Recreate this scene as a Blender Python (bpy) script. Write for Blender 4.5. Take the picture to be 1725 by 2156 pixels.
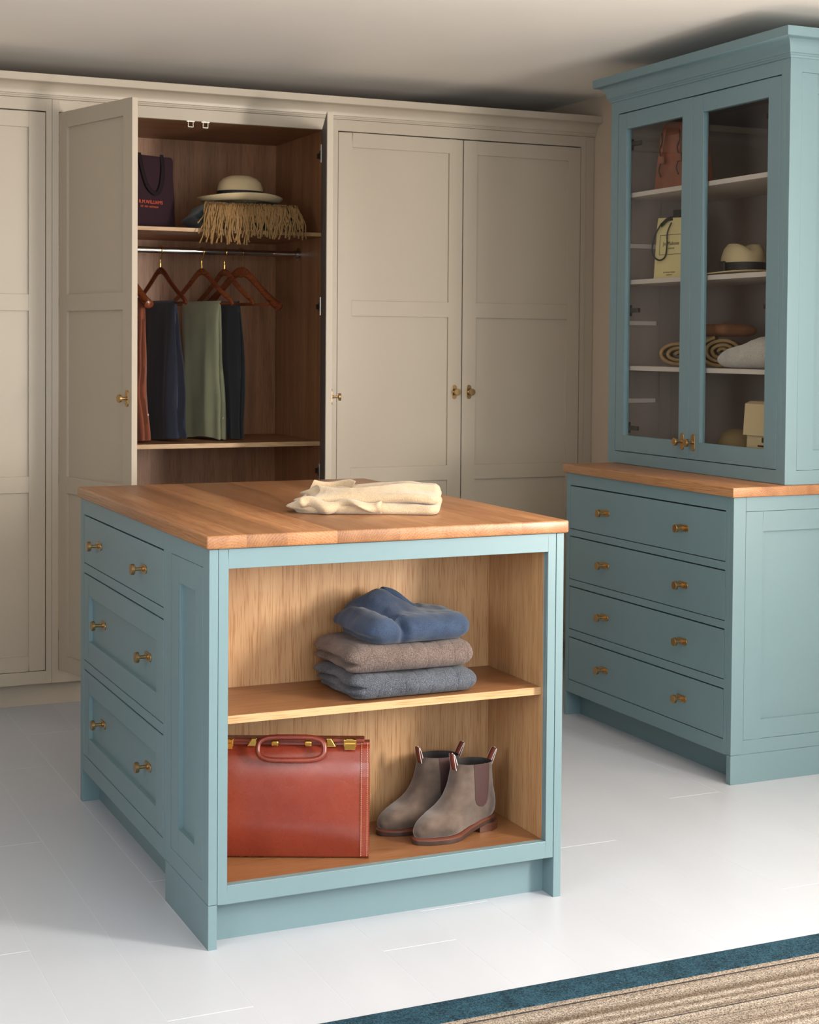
import bpy, bmesh, math, random
from mathutils import Vector, Matrix, noise
random.seed(7)
for o in list(bpy.data.objects): bpy.data.objects.remove(o)
SC = bpy.context.scene
COL = SC.collection
PI = math.pi
R = math.radians

# ------------------------------------------------------------------ camera
CAM_POS = (-1.0295, -3.3389, 1.3409); YAW, PITCH, ROLL = -0.4242, -0.0304, 0.0075
FPX, V0 = 3342.87, 828.0
cam = bpy.data.cameras.new('camera'); camo = bpy.data.objects.new('camera', cam); COL.objects.link(camo)
cy_, sy_ = math.cos(YAW), math.sin(YAW)
fw = Vector((-sy_*math.cos(PITCH), cy_*math.cos(PITCH), math.sin(PITCH)))
rt = Vector((cy_, sy_, 0)); up = rt.cross(fw)
rt, up = rt*math.cos(ROLL)+up*math.sin(ROLL), -rt*math.sin(ROLL)+up*math.cos(ROLL)
camo.matrix_world = Matrix.Translation(CAM_POS) @ Matrix((rt, up, -fw)).transposed().to_4x4()
cam.sensor_fit = 'HORIZONTAL'; cam.sensor_width = 36.0
cam.lens = 36.0*FPX/1725; cam.shift_y = -(1078.0-V0)/1725
cam.clip_start = 0.05; cam.clip_end = 100
cam.dof.use_dof = True; cam.dof.focus_distance = 3.75; cam.dof.aperture_fstop = 16.0
SC.camera = camo

# ------------------------------------------------------------------ world, lights, exposure
world = bpy.data.worlds.new('sky'); SC.world = world; world.use_nodes = True
bg = world.node_tree.nodes['Background']; bg.inputs[0].default_value = (0.75, 0.86, 1.0, 1); bg.inputs[1].default_value = 1.0
def area(name, loc, direction, sx, sy, power, color, spread=180):
    l = bpy.data.lights.new(name, 'AREA'); l.shape = 'RECTANGLE'; l.size = sx; l.size_y = sy
    l.energy = power; l.color = color; l.spread = R(spread)
    o = bpy.data.objects.new(name, l); COL.objects.link(o); o.location = loc
    o.rotation_euler = Vector(direction).to_track_quat('-Z', 'Y').to_euler()
    return o
# daylight entering by the room's windows, plus an added left fill lamp (all behind or beside the camera)
area('daylight_front_window', (0.45, -3.97, 1.40), (0, 1, 0.25), 2.3, 1.6, 40, (0.86, 0.94, 1.0))
area('daylight_rear_left_window', (-1.50, -3.97, 1.45), (0.25, 1, 0), 0.8, 1.3, 12, (0.88, 0.95, 1.0))
area('added_left_fill', (-2.06, -1.55, 1.45), (1, 0.35, 0), 1.1, 1.3, 30, (0.88, 0.95, 1.0))  # fill light added to brighten the left-facing sides
area('daylight_side_window', (2.40, -2.15, 1.45), (-1, 0.50, 0.45), 0.42, 1.3, 150, (1.0, 0.945, 0.87))
area('daylight_near_window', (2.43, -0.45, 1.30), (-1, 0, -0.1), 0.9, 1.5, 14, (1.0, 0.80, 0.62))
SC.view_settings.view_transform = 'Standard'; SC.view_settings.look = 'None'
SC.view_settings.gamma = 1.0; SC.view_settings.use_curve_mapping = False
SC.view_settings.exposure = 0.26

# ------------------------------------------------------------------ materials
def new_mat(name):
    m = bpy.data.materials.new(name); m.use_nodes = True
    nt = m.node_tree; return m, nt, nt.nodes['Principled BSDF']
def N(nt, typ, **kw):
    n = nt.nodes.new(typ)
    for k, v in kw.items():
        if k.startswith('i_'):
            key = k[2:]; n.inputs[int(key) if key.isdigit() else key].default_value = v
        else: setattr(n, k, v)
    return n
def srgb(r, g, b):
    f = lambda c: (c/255)/12.92 if c/255 <= 0.04045 else ((c/255+0.055)/1.055)**2.4
    return (f(r), f(g), f(b), 1)
def bump(nt, bs, h, strength, dist=0.001):
    b = N(nt, 'ShaderNodeBump', i_Strength=strength, i_Distance=dist)
    nt.links.new(h, b.inputs['Height']); nt.links.new(b.outputs[0], bs.inputs['Normal'])
def plain(name, col, rough=0.5, metal=0.0, nscale=0, namt=0.06, bscale=0, bstr=0.2, bdist=0.0006, spec=0.5, coat=0, sheen=0, stretch=(1,1,1)):
    m, nt, bs = new_mat(name)
    bs.inputs['Roughness'].default_value = rough; bs.inputs['Metallic'].default_value = metal
    bs.inputs['Specular IOR Level'].default_value = spec
    bs.inputs['Coat Weight'].default_value = coat; bs.inputs['Coat Roughness'].default_value = 0.15
    if sheen: bs.inputs['Sheen Weight'].default_value = sheen; bs.inputs['Sheen Roughness'].default_value = 0.5
    bs.inputs['Base Color'].default_value = col
    if nscale or bscale:
        tc = N(nt, 'ShaderNodeTexCoord'); mp = N(nt, 'ShaderNodeMapping'); mp.inputs['Scale'].default_value = stretch
        nt.links.new(tc.outputs['Object'], mp.inputs[0])
    if nscale:
        n = N(nt, 'ShaderNodeTexNoise', i_Scale=nscale, i_Detail=5.0); nt.links.new(mp.outputs[0], n.inputs['Vector'])
        mr = N(nt, 'ShaderNodeMapRange', i_1=0.3, i_2=0.7, i_3=1-namt, i_4=1+namt); nt.links.new(n.outputs[0], mr.inputs[0])
        mx = N(nt, 'ShaderNodeMix', data_type='RGBA', blend_type='MULTIPLY'); mx.inputs[0].default_value = 1
        mx.inputs[6].default_value = col; nt.links.new(mr.outputs[0], mx.inputs[7]); nt.links.new(mx.outputs[2], bs.inputs['Base Color'])
    if bscale:
        n2 = N(nt, 'ShaderNodeTexNoise', i_Scale=bscale, i_Detail=3.0); nt.links.new(mp.outputs[0], n2.inputs['Vector'])
        bump(nt, bs, n2.outputs[0], bstr, bdist)
    return m
def wood(name, axis, light, dark, pore, rough=0.45, ring=70, across=1.0, contrast=1.0, rings=True, tone_var=0.10):
    """solid oak: growth rings about the grain axis, stretched figure and fine dark pores; each piece gets its own offset"""
    m, nt, bs = new_mat(name); L = nt.links.new
    tc = N(nt, 'ShaderNodeTexCoord'); oi = N(nt, 'ShaderNodeObjectInfo')
    ad = N(nt, 'ShaderNodeVectorMath', operation='ADD'); sc = N(nt, 'ShaderNodeVectorMath', operation='SCALE'); sc.inputs[0].default_value = (3.1, 5.3, 7.7)
    L(oi.outputs['Random'], sc.inputs['Scale']); L(tc.outputs['Object'], ad.inputs[0]); L(sc.outputs[0], ad.inputs[1])
    def stretched(al, ac):
        mp = N(nt, 'ShaderNodeMapping'); v = [ac, ac, ac]; v['xyz'.index(axis)] = al; mp.inputs['Scale'].default_value = v
        L(ad.outputs[0], mp.inputs[0]); return mp.outputs[0]
    fig = N(nt, 'ShaderNodeTexNoise', i_Scale=1.0, i_Detail=6.0, i_Distortion=0.6); L(stretched(1.1, 14*across), fig.inputs['Vector'])
    cr = N(nt, 'ShaderNodeValToRGB'); e = cr.color_ramp.elements
    e[0].position = 0.5-0.2/contrast; e[0].color = dark; e[1].position = 0.5+0.2/contrast; e[1].color = light
    L(fig.outputs[0], cr.inputs[0]); colour = cr.outputs[0]
    if rings:
        wv = N(nt, 'ShaderNodeTexWave', wave_type='RINGS', rings_direction=axis.upper(), i_Scale=ring, i_Distortion=6.0, i_Detail=2.0)
        wv.inputs['Detail Scale'].default_value = 0.6
        mp = N(nt, 'ShaderNodeMapping'); v = [1.0]*3; v['xyz'.index(axis)] = 0.12; mp.inputs['Scale'].default_value = v
        ct = N(nt, 'ShaderNodeVectorMath', operation='MULTIPLY_ADD'); ct.inputs[1].default_value = (0.16, 3.0, 0.10); ct.inputs[2].default_value = (-0.08, 0, 0.02)
        L(oi.outputs['Random'], ct.inputs[0]); a2 = N(nt, 'ShaderNodeVectorMath', operation='ADD'); L(tc.outputs['Object'], a2.inputs[0]); L(ct.outputs[0], a2.inputs[1]); L(a2.outputs[0], mp.inputs[0])
        L(mp.outputs[0], wv.inputs['Vector'])
        mr = N(nt, 'ShaderNodeMapRange', i_1=0.0, i_2=1.0, i_3=0.86, i_4=1.05); L(wv.outputs['Fac'], mr.inputs[0])
        mx = N(nt, 'ShaderNodeMix', data_type='RGBA', blend_type='MULTIPLY'); mx.inputs[0].default_value = 1
        L(colour, mx.inputs[6]); L(mr.outputs[0], mx.inputs[7]); colour = mx.outputs[2]
    po = N(nt, 'ShaderNodeTexNoise', i_Scale=1.0, i_Detail=2.0); L(stretched(14, 420), po.inputs['Vector'])
    mr2 = N(nt, 'ShaderNodeMapRange', i_1=0.50, i_2=0.72, i_3=0.0, i_4=1.0); L(po.outputs[0], mr2.inputs[0])
    mx2 = N(nt, 'ShaderNodeMix', data_type='RGBA', blend_type='MULTIPLY'); mx2.inputs[7].default_value = pore
    L(mr2.outputs[0], mx2.inputs[0]); L(colour, mx2.inputs[6])
    tone = N(nt, 'ShaderNodeMapRange', i_1=0.0, i_2=1.0, i_3=1.0-tone_var, i_4=1.0+tone_var*0.9); L(oi.outputs['Random'], tone.inputs[0])
    mx3 = N(nt, 'ShaderNodeMix', data_type='RGBA', blend_type='MULTIPLY'); mx3.inputs[0].default_value = 1
    L(mx2.outputs[2], mx3.inputs[6]); L(tone.outputs[0], mx3.inputs[7])
    L(mx3.outputs[2], bs.inputs['Base Color']); bs.inputs['Roughness'].default_value = rough
    bump(nt, bs, po.outputs[0], 0.12, 0.0004)
    return m
def knit(name, col, col2, scale=260, rough=0.95, rib=0, fleck=900, sheen=0.35, bstr=0.6):
    m, nt, bs = new_mat(name); L = nt.links.new
    tc = N(nt, 'ShaderNodeTexCoord')
    n = N(nt, 'ShaderNodeTexNoise', i_Scale=float(fleck), i_Detail=2.0); L(tc.outputs['Object'], n.inputs['Vector'])
    n1 = N(nt, 'ShaderNodeTexNoise', i_Scale=18.0, i_Detail=3.0); L(tc.outputs['Object'], n1.inputs['Vector'])
    av = N(nt, 'ShaderNodeMath', operation='MULTIPLY_ADD', i_1=0.75, i_2=0.0); L(n.outputs[0], av.inputs[0])
    ad = N(nt, 'ShaderNodeMath', operation='MULTIPLY_ADD', i_1=0.25); L(n1.outputs[0], ad.inputs[0]); L(av.outputs[0], ad.inputs[2])
    cr = N(nt, 'ShaderNodeValToRGB'); e = cr.color_ramp.elements
    e[0].position = 0.36; e[0].color = col; e[1].position = 0.64; e[1].color = col2
    L(ad.outputs[0], cr.inputs[0]); L(cr.outputs[0], bs.inputs['Base Color'])
    bs.inputs['Roughness'].default_value = rough; bs.inputs['Sheen Weight'].default_value = sheen
    bs.inputs['Specular IOR Level'].default_value = 0.2
    w = N(nt, 'ShaderNodeTexVoronoi', i_Scale=float(scale)); L(tc.outputs['Object'], w.inputs['Vector'])
    h = w.outputs['Distance']
    if rib:
        wr = N(nt, 'ShaderNodeTexWave', wave_type='BANDS', bands_direction='X', i_Scale=float(rib), i_Distortion=1.2, i_Detail=1.0); L(tc.outputs['Object'], wr.inputs['Vector'])
        pw = N(nt, 'ShaderNodeMath', operation='POWER', i_1=0.12); L(wr.outputs['Fac'], pw.inputs[0])
        mm = N(nt, 'ShaderNodeMath', operation='MULTIPLY_ADD', i_1=2.2); L(pw.outputs[0], mm.inputs[0]); L(h, mm.inputs[2]); h = mm.outputs[0]
    bump(nt, bs, h, bstr, 0.002)
    return m

M = {}
M['blue'] = plain('blue_cabinet_paint', srgb(110, 135, 141), 0.40, nscale=3, namt=0.02, bscale=240, bstr=0.10, bdist=0.0003)
M['taupe'] = plain('taupe_cabinet_paint', srgb(180, 167, 149), 0.38, nscale=3, namt=0.02, bscale=240, bstr=0.08, bdist=0.0003)
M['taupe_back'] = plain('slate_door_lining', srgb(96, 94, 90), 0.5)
M['wallp'] = plain('beige_wall_plaster', srgb(190, 172, 152), 0.85, nscale=2, namt=0.04, bscale=60, bstr=0.2)
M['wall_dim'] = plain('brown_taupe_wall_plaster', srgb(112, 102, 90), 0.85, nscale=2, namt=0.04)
M['ceil'] = plain('off_white_ceiling_plaster', srgb(238, 232, 224), 0.9, nscale=1.2, namt=0.03, bscale=9, bstr=0.3, bdist=0.004)
M['plank'] = plain('pale_grey_floor_paint', srgb(188, 192, 200), 0.36, nscale=5, namt=0.025, bscale=30, bstr=0.06, bdist=0.0005, stretch=(1, .25, 1))
M['seam_glint'] = plain('painted_seam_highlight', srgb(218, 221, 228), 0.5)  # pale colour under the seams stands in for light caught on plank edges
OAK_L, OAK_D, OAK_P = srgb(202, 158, 108), srgb(182, 136, 88), srgb(216, 192, 164)
M['oak_x'] = wood('oak_grain_along_x', 'x', OAK_L, OAK_D, OAK_P)
M['oak_y'] = wood('oak_grain_along_y', 'y', srgb(180, 130, 88), srgb(150, 100, 64), OAK_P, rough=0.36, ring=52, tone_var=0.22)
M['oak_dark_x'] = wood('oak_shelf_grain_along_x', 'x', srgb(162, 114, 76), srgb(138, 94, 61), OAK_P, rough=0.36)
M['oak_z'] = wood('oak_grain_upright', 'z', srgb(188, 150, 108), srgb(173, 133, 92), OAK_P, across=3.0, rings=False)
M['oak_shelf'] = wood('oak_shelf_edge_pale', 'x', srgb(206, 170, 126), srgb(188, 148, 104), OAK_P, rings=False)
M['oak_in_z'] = wood('wardrobe_oak_upright', 'z', srgb(172, 124, 86), srgb(142, 98, 66), OAK_P, across=1.6, rings=False)
M['oak_in_x'] = wood('wardrobe_oak_shelf', 'x', srgb(172, 124, 86), srgb(142, 98, 66), OAK_P, rings=False)
M['brass'] = plain('aged_brass', srgb(180, 148, 104), 0.30, 1.0, bscale=400, bstr=0.05)
M['gold'] = plain('polished_brass', srgb(216, 178, 98), 0.16, 1.0)
M['chrome'] = plain('chrome', srgb(205, 205, 205), 0.10, 1.0)
M['nickel'] = plain('nickel', srgb(190, 186, 178), 0.25, 1.0)
M['dark_metal'] = plain('dark_hinge_metal', srgb(70, 64, 58), 0.4, 0.8)
M['cab_in'] = plain('mauve_grey_cabinet_lining', srgb(146, 130, 124), 0.6)
M['cab_shelf'] = plain('pale_stone_shelf_paint', srgb(206, 192, 184), 0.5)
def glass_mat(name):
    m, nt, bs = new_mat(name); nt.nodes.remove(bs)
    out = nt.nodes['Material Output']
    tr = N(nt, 'ShaderNodeBsdfTransparent'); tr.inputs[0].default_value = (0.93, 0.94, 0.93, 1)
    gl = N(nt, 'ShaderNodeBsdfGlossy'); gl.inputs['Roughness'].default_value = 0.02
    fr = N(nt, 'ShaderNodeFresnel'); fr.inputs[0].default_value = 1.35
    ge = N(nt, 'ShaderNodeNewGeometry'); inv = N(nt, 'ShaderNodeMath', operation='SUBTRACT', i_0=1.0); nt.links.new(ge.outputs['Backfacing'], inv.inputs[1])
    mu = N(nt, 'ShaderNodeMath', operation='MULTIPLY'); nt.links.new(fr.outputs[0], mu.inputs[0]); nt.links.new(inv.outputs[0], mu.inputs[1])
    mx = N(nt, 'ShaderNodeMixShader'); nt.links.new(mu.outputs[0], mx.inputs[0]); nt.links.new(tr.outputs[0], mx.inputs[1]); nt.links.new(gl.outputs[0], mx.inputs[2])
    nt.links.new(mx.outputs[0], out.inputs[0]); return m
M['glass'] = glass_mat('clear_glass')
M['white_paint'] = plain('white_window_paint', srgb(236, 234, 228), 0.5)

# ------------------------------------------------------------------ geometry helpers
BASE = {}
class MB:
    def __init__(s): s.v = []; s.f = []
    def add(s, vs, fs):
        k = len(s.v); s.v += [tuple(x) for x in vs]; s.f += [tuple(i+k for i in f) for f in fs]; return s
    def box(s, x0, x1, y0, y1, z0, z1, T=None):
        vs = [(x, y, z) for x in (x0, x1) for y in (y0, y1) for z in (z0, z1)]
        if T: vs = [T(*q) for q in vs]
        return s.add(vs, [(0,1,3,2),(4,6,7,5),(0,4,5,1),(2,3,7,6),(0,2,6,4),(1,5,7,3)])
    def loft(s, secs, closed=True, cap0=True, cap1=True, ring=False):
        n = len(secs[0]); vs = [q for sec in secs for q in sec]; fs = []
        m = len(secs); J = n if closed else n-1
        for i in range(m if ring else m-1):
            a, b = i*n, ((i+1) % m)*n
            for j in range(J):
                k = (j+1) % n; fs.append((a+j, a+k, b+k, b+j))
        if not ring and closed:
            if cap0: fs.append(tuple(range(n)))
            if cap1: fs.append(tuple(reversed(range((m-1)*n, m*n))))
        return s.add(vs, fs)
    def lathe(s, prof, n=24, T=None, cap=True, sq=None):
        secs = []
        for r, z in prof:
            secs.append([(r*math.cos(2*PI*j/n), r*math.sin(2*PI*j/n), z) for j in range(n)])
        if T: secs = [[T(*q) for q in c] for c in secs]
        return s.loft(secs, True, cap, cap)
    def tube(s, pts, rad, n=8, ry=None, ring=False, upv=None):
        pts = [Vector(q) for q in pts]; secs = []; prev = None; m = len(pts)
        for i, q in enumerate(pts):
            if ring: t = pts[(i+1) % m]-pts[i-1]
            else: t = pts[min(i+1, m-1)]-pts[max(i-1, 0)]
            t.normalize()
            u = Vector(upv) if upv else (prev if prev is not None else (Vector((0,0,1)) if abs(t.z) < 0.9 else Vector((1,0,0))))
            u = (u - t*u.dot(t)).normalized(); prev = u; w = t.cross(u)
            r = rad[i] if isinstance(rad, (list, tuple)) else rad
            r2 = (ry[i] if isinstance(ry, (list, tuple)) else ry) if ry is not None else r
            secs.append([q + u*(r*math.cos(2*PI*j/n)) + w*(r2*math.sin(2*PI*j/n)) for j in range(n)])
        return s.loft(secs, True, True, True, ring)
    def prism(s, poly, y0, y1, T=None):
        """polygon in (a,z) extruded along the middle coordinate"""
        vs = [(a, y0, z) for a, z in poly]+[(a, y1, z) for a, z in poly]
        if T: vs = [T(*q) for q in vs]
        n = len(poly); fs = [(j, (j+1) % n, n+(j+1) % n, n+j) for j in range(n)]+[tuple(range(n)), tuple(reversed(range(n, 2*n)))]
        return s.add(vs, fs)
    def build(s, name, mat, parent=None, bevel=0.0, smooth=False, local=False, sharp=40, seg=2):
        me = bpy.data.meshes.new(name)
        off = Vector((0,0,0)) if local or parent is None else BASE.get(parent.name, Vector((0,0,0)))
        me.from_pydata([tuple(Vector(q)-off) for q in s.v], [], s.f)
        bm = bmesh.new(); bm.from_mesh(me); bmesh.ops.remove_doubles(bm, verts=bm.verts, dist=1e-6)
        bmesh.ops.recalc_face_normals(bm, faces=bm.faces); bm.to_mesh(me); bm.free()
        if smooth:
            me.polygons.foreach_set('use_smooth', [True]*len(me.polygons)); me.set_sharp_from_angle(angle=R(sharp))
        me.materials.append(M[mat] if isinstance(mat, str) else mat)
        o = bpy.data.objects.new(name, me); COL.objects.link(o)
        if parent is not None: o.parent = parent; BASE[o.name] = off
        if bevel:
            b = o.modifiers.new('bevel', 'BEVEL'); b.width = bevel; b.segments = seg; b.limit_method = 'ANGLE'; b.angle_limit = R(35); b.harden_normals = False
        return o
def thing(name, loc, label, cat, group=None, rz=0.0):
    o = bpy.data.objects.new(name, None); COL.objects.link(o); o.location = loc; o.rotation_euler.z = rz; o.empty_display_size = 0.1
    BASE[o.name] = Vector(loc); tag(o, label, cat, group); return o
def tag(o, label, cat, group=None):
    o['label'] = label; o['category'] = cat
    if group: o['group'] = group
    return o
def struct(o): o['kind'] = 'structure'; return o
def place(o, loc, rz=0.0): o.location = loc; o.rotation_euler.z = rz; return o
def fbm(p, sc, seed=0.0, oct=3):
    v = Vector(p)*sc+Vector((seed, seed*1.7, -seed)); a = 1.0; t = 0.0
    for _ in range(oct): t += a*noise.noise(v); v = v*2.03; a *= 0.5
    return t
def catmull(pts, n):
    out = []; P = [Vector(q) for q in pts]; m = len(P)
    for k in range(n):
        f = k/(n-1)*(m-1); i = min(int(f), m-2); u = f-i
        a, b, c, d = P[max(i-1,0)], P[i], P[i+1], P[min(i+2,m-1)]
        out.append(0.5*((2*b)+(c-a)*u+(2*a-5*b+4*c-d)*u*u+(3*b-a-3*c+d)*u**3))
    return out
def slab(W, D, H, nx, ny, nz, r=None, rc=0.03, disp=None):
    """soft rounded slab centred on x,y with its base at z=0"""
    mb = MB(); idx = {}; vs = []; fs = []
    def vid(i, j, k):
        key = (i, j, k)
        if key in idx: return idx[key]
        x, y, z = (i/nx-0.5)*W, (j/ny-0.5)*D, (k/nz-0.5)*H
        # horizontal corner rounding
        ix = max(-(W/2-rc), min(W/2-rc, x)); iy = max(-(D/2-rc), min(D/2-rc, y)); dx, dy = x-ix, y-iy
        if dx and dy:
            l = math.hypot(dx, dy); m_ = max(abs(dx), abs(dy)); x, y = ix+dx*m_/l, iy+dy*m_/l
        rz = r if r else H*0.5
        iz = max(-(H/2-rz), min(H/2-rz, z)); e = (z-iz)/rz
        inset = rz*(1-math.sqrt(max(0, 1-e*e)))
        sx = (W/2-inset)/(W/2); sy = (D/2-inset)/(D/2)
        q = Vector((x*sx, y*sy, z+H/2))
        if disp: q = disp(q, (i/nx, j/ny, k/nz))
        idx[key] = len(vs); vs.append(q); return idx[key]
    def quad(a, b, c, d): fs.append((vid(*a), vid(*b), vid(*c), vid(*d)))
    for i in range(nx):
        for j in range(ny):
            quad((i,j,0),(i,j+1,0),(i+1,j+1,0),(i+1,j,0)); quad((i,j,nz),(i+1,j,nz),(i+1,j+1,nz),(i,j+1,nz))
    for i in range(nx):
        for k in range(nz):
            quad((i,0,k),(i+1,0,k),(i+1,0,k+1),(i,0,k+1)); quad((i,ny,k),(i,ny,k+1),(i+1,ny,k+1),(i+1,ny,k))
    for j in range(ny):
        for k in range(nz):
            quad((0,j,k),(0,j,k+1),(0,j+1,k+1),(0,j+1,k)); quad((nx,j,k),(nx,j+1,k),(nx,j+1,k+1),(nx,j,k+1))
    return mb.add(vs, fs)
def text_mesh(body, size, name, mat, parent, pos, xdir, updir, extrude=0.0002, align='CENTER', space=1.0, sx=1.0):
    cu = bpy.data.curves.new('lettering', 'FONT'); cu.body = body; cu.size = size; cu.align_x = align; cu.extrude = extrude; cu.space_character = space
    tmp = bpy.data.objects.new('lettering', cu); COL.objects.link(tmp)
    dg = bpy.context.evaluated_depsgraph_get(); me = bpy.data.meshes.new_from_object(tmp.evaluated_get(dg))
    bpy.data.objects.remove(tmp); bpy.data.curves.remove(cu)
    x = Vector(xdir).normalized(); u = Vector(updir).normalized(); w = x.cross(u); p0 = Vector(pos)
    for v in me.vertices: v.co = p0 + x*(v.co.x*sx) + u*v.co.y + w*v.co.z
    me.materials.clear(); me.materials.append(M[mat]); me.name = name
    o = bpy.data.objects.new(name, me); COL.objects.link(o); o.parent = parent; return o

# ------------------------------------------------------------------ room shell
XL, XR_, YF, YB, ZC = -2.1, 2.4521, -4.05, 3.11, 2.39
f0 = struct(MB().box(XL, XR_, YF, YB, -0.05, -0.0003).build('floor', 'seam_glint'))
PW = 0.1790; X0 = -0.0015
joints = {-3: [0.156, 2.2], -2: [0.9155], -1: [1.677, -0.319], 0: [2.103, 0.490], 1: [-1.1, 0.9], 2: [-0.154, 1.5], 3: [0.039, 1.9], 4: [0.75, -0.9],
          5: [-0.442, 1.1], 6: [0.3234], 7: [-0.75, 1.35], 8: [-0.173, 1.8], 9: [0.604], 10: [-0.35, 1.2]}
rng = random.Random(3)
for k in range(-12, 14):
    xa, xb = X0+k*PW, X0+(k+1)*PW; xa = max(xa, XL); xb = min(xb, XR_)
    if xb-xa < 0.01: continue
    js = sorted(joints.get(k, [rng.uniform(-0.7, 0.9)]))
    lo, hi = js[0], js[-1]
    while lo-1.62 > YF+0.2: lo -= rng.uniform(1.5, 1.9); js.append(lo)
    while hi+1.62 < YB-0.2: hi += rng.uniform(1.5, 1.9); js.append(hi)
    js = [YF]+sorted(q for q in js if YF+0.05 < q < YB-0.05)+[YB]
    for a, b in zip(js, js[1:]):
        MB().box(xa+0.0003, xb-0.0003, a+0.0010, b-0.0010, -0.012, 0.0).build('plank', 'plank', f0, bevel=0.0003, seg=1)
struct(MB().box(XL-0.1, XR_+0.1, YF-0.1, YB+0.1, ZC, ZC+0.08).build('ceiling', 'ceil'))
struct(MB().box(XL-0.1, XR_+0.1, YB, YB+0.1, 0, ZC).build('wall_back', 'wallp'))
def wall_with_holes(name, T, a0, a1, holes):
    mb = MB(); cuts = sorted(holes); x = a0
    for (h0, h1, z0, z1) in cuts:
        mb.box(x, h0, 0, 0.1, 0, ZC, T); mb.box(h0, h1, 0, 0.1, 0, z0, T); mb.box(h0, h1, 0, 0.1, z1, ZC, T); x = h1
    mb.box(x, a1, 0, 0.1, 0, ZC, T)
    return struct(mb.build(name, 'wallp'))
TR_ = lambda a, d, z: (XR_+d, a, z)
TF_ = lambda a, d, z: (a, YF-d, z)
HOLES_R = [(-2.5, -1.8, 0.75, 2.15), (-0.95, 0.05, 0.5, 2.12)]
HOLES_F = [(-1.95, -1.05, 0.75, 2.15), (-0.75, 1.65, 0.55, 2.25)]
wall_with_holes('wall_right', TR_, YF, YB, HOLES_R)
wall_with_holes('wall_front', TF_, XL, XR_, HOLES_F)
TL_ = lambda a, d, z: (XL-d, a, z)
HOLES_L = [(-2.15, -0.95, 0.75, 2.15)]  # unseen opening added to go with the left fill lamp
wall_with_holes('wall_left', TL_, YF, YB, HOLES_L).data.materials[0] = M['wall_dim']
n = 1
for T, holes in ((TR_, HOLES_R), (TF_, HOLES_F), (TL_, HOLES_L)):
    for (a, b, z0, z1) in holes:
        w = bpy.data.objects.new('window_%d' % n, None); COL.objects.link(w); struct(w); BASE[w.name] = Vector((0,0,0)); n += 1
        fr = MB(); t = 0.05
        fr.box(a, a+t, 0.03, 0.08, z0, z1, T); fr.box(b-t, b, 0.03, 0.08, z0, z1, T)
        fr.box(a+t, b-t, 0.03, 0.08, z0, z0+t, T); fr.box(a+t, b-t, 0.03, 0.08, z1-t, z1, T)
        zm = (z0+z1)/2-0.03; fr.box(a+t, b-t, 0.035, 0.075, zm-0.03, zm+0.03, T)
        fr.build('window_frame', 'white_paint', w, bevel=0.003)
        MB().box(a+t, b-t, 0.05, 0.056, z0+t, zm-0.03, T).build('pane', 'glass', w)
        MB().box(a+t, b-t, 0.05, 0.056, zm+0.03, z1-t, T).build('pane', 'glass', w)
        MB().box(a-0.03, b+0.03, -0.03, 0.03, z0-0.03, z0, T).build('window_sill', 'white_paint', w, bevel=0.004)

# ------------------------------------------------------------------ joinery helpers
def shaker(name, T, a0, a1, z0, z1, ra0, ra1, recs, mat, parent, thick=0.022, depth=0.009, bevel=0.0012, panel_mat=None, local=False):
    """frame of stiles and rails with set-back panels as its children"""
    mb = MB(); mb.box(a0, ra0, 0, thick, z0, z1, T); mb.box(ra1, a1, 0, thick, z0, z1, T)
    zs = [z0]+[q for r in sorted(recs) for q in r]+[z1]
    for i in range(0, len(zs), 2): mb.box(ra0, ra1, 0, thick, zs[i], zs[i+1], T)
    fr = mb.build(name, mat, parent, bevel=bevel, local=local)
    for (b0, b1) in recs:
        pn = MB().box(ra0-0.002, ra1+0.002, depth, thick-0.004, b0-0.002, b1+0.002, T).build('panel', panel_mat or mat, fr, local=local)
    return fr
def stadium(w, h, n=10):
    """upright stadium outline (a,z)"""
    r = w/2; pts = []
    for j in range(n+1): t = PI*j/n; pts.append((r*math.cos(t), h/2-r+r*math.sin(t)))
    for j in range(n+1): t = PI+PI*j/n; pts.append((r*math.cos(t), -h/2+r+r*math.sin(t)))
    return pts
def knob(T, a, z, parent, upright=True, local=False):
    po = stadium(0.021, 0.058)
    if not upright: po = [(q, p_) for p_, q in po]
    MB().prism([(a+p_, z+q) for p_, q in po], 0.0, -0.003, T).build('backplate', 'brass', parent, bevel=0.0008, local=local)
    prof = [(0.0065, 0.003), (0.0065, 0.006), (0.0045, 0.0075), (0.0045, 0.0235), (0.0060, 0.025), (0.0125, 0.0255), (0.0137, 0.0265), (0.0137, 0.0345), (0.0127, 0.0355), (0.0001, 0.0357)]
    MB().lathe(prof, 20, lambda x, y, d: T(a+x, -d, z+y)).build('knob', 'brass', parent, smooth=True, local=local)

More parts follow.
